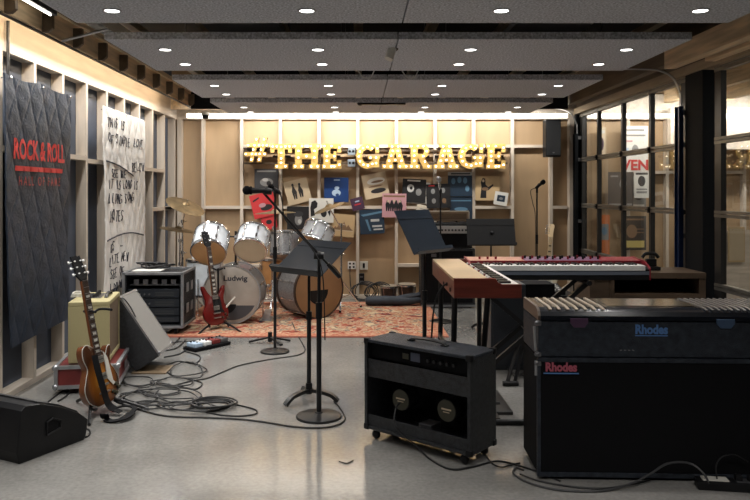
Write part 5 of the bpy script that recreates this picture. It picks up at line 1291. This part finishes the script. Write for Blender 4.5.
# power strip
t = T('power_strip','black and white power strip on the floor at bottom right',"power strip",F(728,489),(0,0,R(-9)))
MB().bb(-.14,.16,-.035,.035,0,.04,.006).build('housing','black',t); MB().bb(-.115,.0,-.025,.03,.0402,.045,.002).build('label_plate','offwhite',t); MB().bb(.03,.12,-.025,.025,.0402,.044,.002).build('socket_block','steel',t)
for x in (.045,.10): MB().bb(x-.015,x+.015,-.015,.015,.0442,.07,.004).build('plug','black',t)
t = T('power_adapter','small pale power adapter among cables behind the combo amplifier','adapter',F(501,358))
MB().bb(-.04,.04,-.03,.03,0,.05,.004).build('body','offwhite',t); MB().bb(-.012,.012,-.05,-.0305,.015,.035,.003).build('plug','black',t)
t = T('stand_foot','black X-shaped keyboard stand folded beside the electric piano','stand',F(507,386))
a=F(527,345,.3)-F(507,386)
MB().beam((0,0,.02),(.12,.10,.33),.024,.012).build('leg','blackmetal',t); MB().beam((.06,.02,.02),(.15,.12,.30),.024,.012).build('leg','blackmetal',t); MB().cyl((-.03,0,.018),(.08,0,.018),.017).build('foot_bar','black',t,True)
t = T('floor_bar','pair of black stand feet jutting out right of the combo amplifier','stand base',F(508,425))
MB().cyl((-.12,0,.0175),(.10,0,.0175),.017).build('foot_bar','blackmetal',t,True); MB().cyl((.085,0,.0185),(.12,0,.0185),.018).build('end_cap','black',t,True)
MB().cyl((-.10,.36,.0175),(.02,.36,.0175),.017).build('foot_bar','blackmetal',t,True); MB().beam((-.06,0,.03),(-.06,.36,.03),.03,.02).build('cross_bar','blackmetal',t)
# ================================================================ CABLES
def cable(pts, r, lab, mn='rope', closed=False, name='floor_cable', z=None, res=6):
    v=[]
    for p in pts:
        v.append(F(p[0],p[1],.0) + Vector((0,0,(p[2] if len(p)>2 else r+.001))))
    o=v[0].copy(); o.z=0
    t=tag(MB().tube([q-o for q in v],r,6,closed,res).build(name,mn,None,True),lab,'cable'); t.location=o; return t
cable([(120,404),(138,410),(160,416),(182,418),(205,418.5),(243,420.5),(270,424),(292,427.5),(318,429),(336,426.5),(345,420),(341,410),(334,402)],.0055,'long black cable sweeping from the tangle around the front microphone base')
cable([(292,324,.02),(297,334),(303,345),(305,351),(297,356),(270,360),(240,366),(222,373),(207,379),(190,382),(168,388)],.005,'black cable running from the drum rug back to the cable tangle')
m=MB(); c0=F(213,407)
for k in range(5): m.tube([Vector(((.105+.010*k)*math.cos(a)+.008*math.sin(k*2),(.085+.008*k)*math.sin(a),.007+.006*k+.003*math.sin(2*a+k))) for a in [2*PI*i/28 for i in range(28)]],.0055,6,closed=True)
t=tag(m.build('coiled_cable','rope',None,True),'neat round coil of black cable in the middle of the floor','cable'); t.location=c0
cable([(228,404),(243,407),(256,411),(255,415),(240,417),(222,416),(206,413)],.005,'cable loop trailing to the right of the neat coil')
rnd=random.Random(11)
tl=['nearest the curled guitar strap','just right of the curled strap','middle of the tangle by the leaning cabinet','left of the neat coil','between leaning cabinet and neat coil','behind the sunburst guitar stand','along the front of the leaning cabinet','reaching toward the pedal board','widest loop of the tangle','under the neat coil']
cen=[(140,398,22,7),(150,407,24,6),(160,392,30,8),(178,408,24,6),(175,396,32,8),(140,384,22,6),(172,384,24,5),(185,372,22,10),(160,400,40,10),(196,410,26,5)]
for i,(cx_,cy_,rx_,ry_) in enumerate(cen):
    pts=[]; n=9; a0=rnd.random()*6
    for j in range(n):
        a=a0+j*2*PI/n*1.7; q=.55+.5*rnd.random(); pts.append((cx_+rx_*q*math.cos(a), cy_+ry_*q*math.sin(a), .006+.006*rnd.random()+.0012*i))
    cable(pts,.0048,'black cable loops on the floor, '+tl[i])
cable([(185,352),(200,357),(195,364),(178,362),(165,368),(172,376),(190,380),(202,384),(195,390),(176,386)],.005,'thick black cable winding from the pedal board to the tangle')
cable([(168,345),(182,342),(197,345),(202,350)],.005,'short cable joining the rack case and the pedal board')
for i,(a,b) in enumerate((((160,352),(186,340)),((164,358),(192,344)),((158,347),(180,338)))):
    cable([(a[0],a[1]),((a[0]+b[0])/2+3,(a[1]+b[1])/2+3),(b[0],b[1])],.006,'black cable on the floor beside the rack case, %s of three'%('middle','nearest','rearmost')[i] if True else '')
cable([(45,405),(54,398),(62,392),(70,390),(66,397),(58,402)],.005,'dark cable behind the stage monitor by the red case')
cable([(84,428),(90,432),(88,437),(82,438)],.0045,'short cable end poking out behind the stage monitor')
cable([(339,462),(347,464),(353,461)],.003,'tiny loose dark wire on the open floor')
# amp cable to the right
a=Vector((.034,4.08,0)); u=Vector((.758,-.652,0)); v_=Vector((.652,.758,0))
s0=a+u*.205+v_*.07+Vector((0,0,.225))
pts=[s0, s0-v_*.05+Vector((.0,0,-.03)), a+u*.25-v_*.035+Vector((0,0,.12)), F(417,446,.03)+Vector((0,0,.0)), F(430,459,.006), F(450,469,.006), F(472,467,.006), F(497,461,.006), F(520,466,.006), F(545,474,.006), F(560,481,.006)]
t=tag(MB().tube([p-s0 for p in pts],.0048,6,res=6).build('speaker_cable','rope',None,True),'grey speaker cable hanging out of the combo amplifier onto the floor','cable'); t.location=s0
pts=[F(484,452,.006),F(492,463,.006),F(502,467,.006),F(514,464,.006),F(520,463,.006)]
t=tag(MB().tube([p-pts[0] for p in pts],.004,6,res=5).build('floor_cable','rope',None,True),'thin cable under the right rear caster of the combo amplifier','cable'); t.location=pts[0]
pts=[F(524,470,.006),F(516,468,.006),F(514,474,.006),F(530,483,.006),F(560,490,.006),F(600,491,.006),F(630,484,.02),P(650,474,3.42),P(668,463.5,3.42),P(690,463.5,3.42),P(704,474,3.38),F(709,484,.03)]
t=tag(MB().tube([p-pts[0] for p in pts],.0052,6,res=6).build('floor_cable','cablegrey',None,True),'cable arching in front of the electric piano to the power strip','cable'); t.location=pts[0]
pts=[F(520,474,.012),F(540,481,.006),F(575,487,.006),F(610,488,.006),F(650,480,.006)+Vector((0,0,0))]
t=tag(MB().tube([p-pts[0] for p in pts],.0045,6,res=6).build('floor_cable','rope',None,True),'thin black cable lying along the front foot of the electric piano','cable'); t.location=pts[0]
pts=[P(717,479,3.38),P(716,466,3.40),P(722,457,3.42),P(735,455,3.43),P(748,462,3.43)]
t=tag(MB().tube([p-pts[0] for p in pts],.0035,6,res=6).build('cord_loop','rope',None,True),'thin cord looping up from the power strip at bottom right','cord'); t.location=pts[0]
# coil by the back wall
for j in range(2):
    m=MB(); rr=random.Random(20+j)
    for k in range(4): m.tube([Vector(((.14+.02*rr.random())*math.cos(a)+.02*k,-.02*k+.03*math.sin(a),.11+(.09+.015*k)*math.sin(a)+.004*math.cos(3*a))) for a in [2*PI*i/22 for i in range(22)]],.007,6,closed=True)
    t=tag(m.build('coiled_cable','rope',None,True),('left' if j==0 else 'right')+' hanging coil of black cable under the wall sockets','cable'); t.location=((362+14*j-VX)/79.6,9.20-.06*j,.0)
# cables behind organ
rnd=random.Random(31)
for i,(cx_,cy_) in enumerate(((500,367),(512,372),(492,340),(455,308))):
    pts=[(cx_+rnd.uniform(-14,14),cy_+rnd.uniform(-6,6),.006+.01*rnd.random()) for _ in range(9)]
    cable(pts,.0045,'knot of thin cable '+('behind the combo amplifier near the pale adapter','beside the folded stand at the electric piano','under the wooden organ','near the round-based stand at the rug edge')[i],'rope' if i<3 else 'cablegrey')
t=tag(MB().bb(-.12,.14,-.25,.25,0,.02,.004).build('dark_floor_patch',mat('dark_floor_tone',(.03,.028,.026),.7)),'dark flat patch on the floor right of the combo amplifier','board'); t.location=F(505,408)+Vector((-.12,.1,0))  # thin flat dark shape lying on the floor
# ================================================================ CAMERA / WORLD
cam=bpy.data.cameras.new('camera'); co=bpy.data.objects.new('camera',cam); C.objects.link(co)
cam.lens=35.0; cam.sensor_width=36; cam.sensor_fit='HORIZONTAL'
co.location=(0,0,EYE); co.rotation_euler=(R(90),0,0)
cam.shift_x=(375-VX)/750; cam.shift_y=(VY-250)/750
cam.clip_start=.05
sc=bpy.context.scene; sc.camera=co
w=bpy.data.worlds.new('world'); sc.world=w; w.use_nodes=True
w.node_tree.nodes['Background'].inputs[0].default_value=(.30,.33,.38,1); w.node_tree.nodes['Background'].inputs[1].default_value=.12
sc.view_settings.view_transform='Standard'; sc.view_settings.look='None'; sc.view_settings.gamma=1; sc.view_settings.exposure=0.0
try: sc.view_settings.use_curve_mapping=False
except Exception: pass
sc.cycles.max_bounces=8; sc.cycles.transparent_max_bounces=12; sc.cycles.sample_clamp_indirect=4
sc.cycles.use_denoising=True
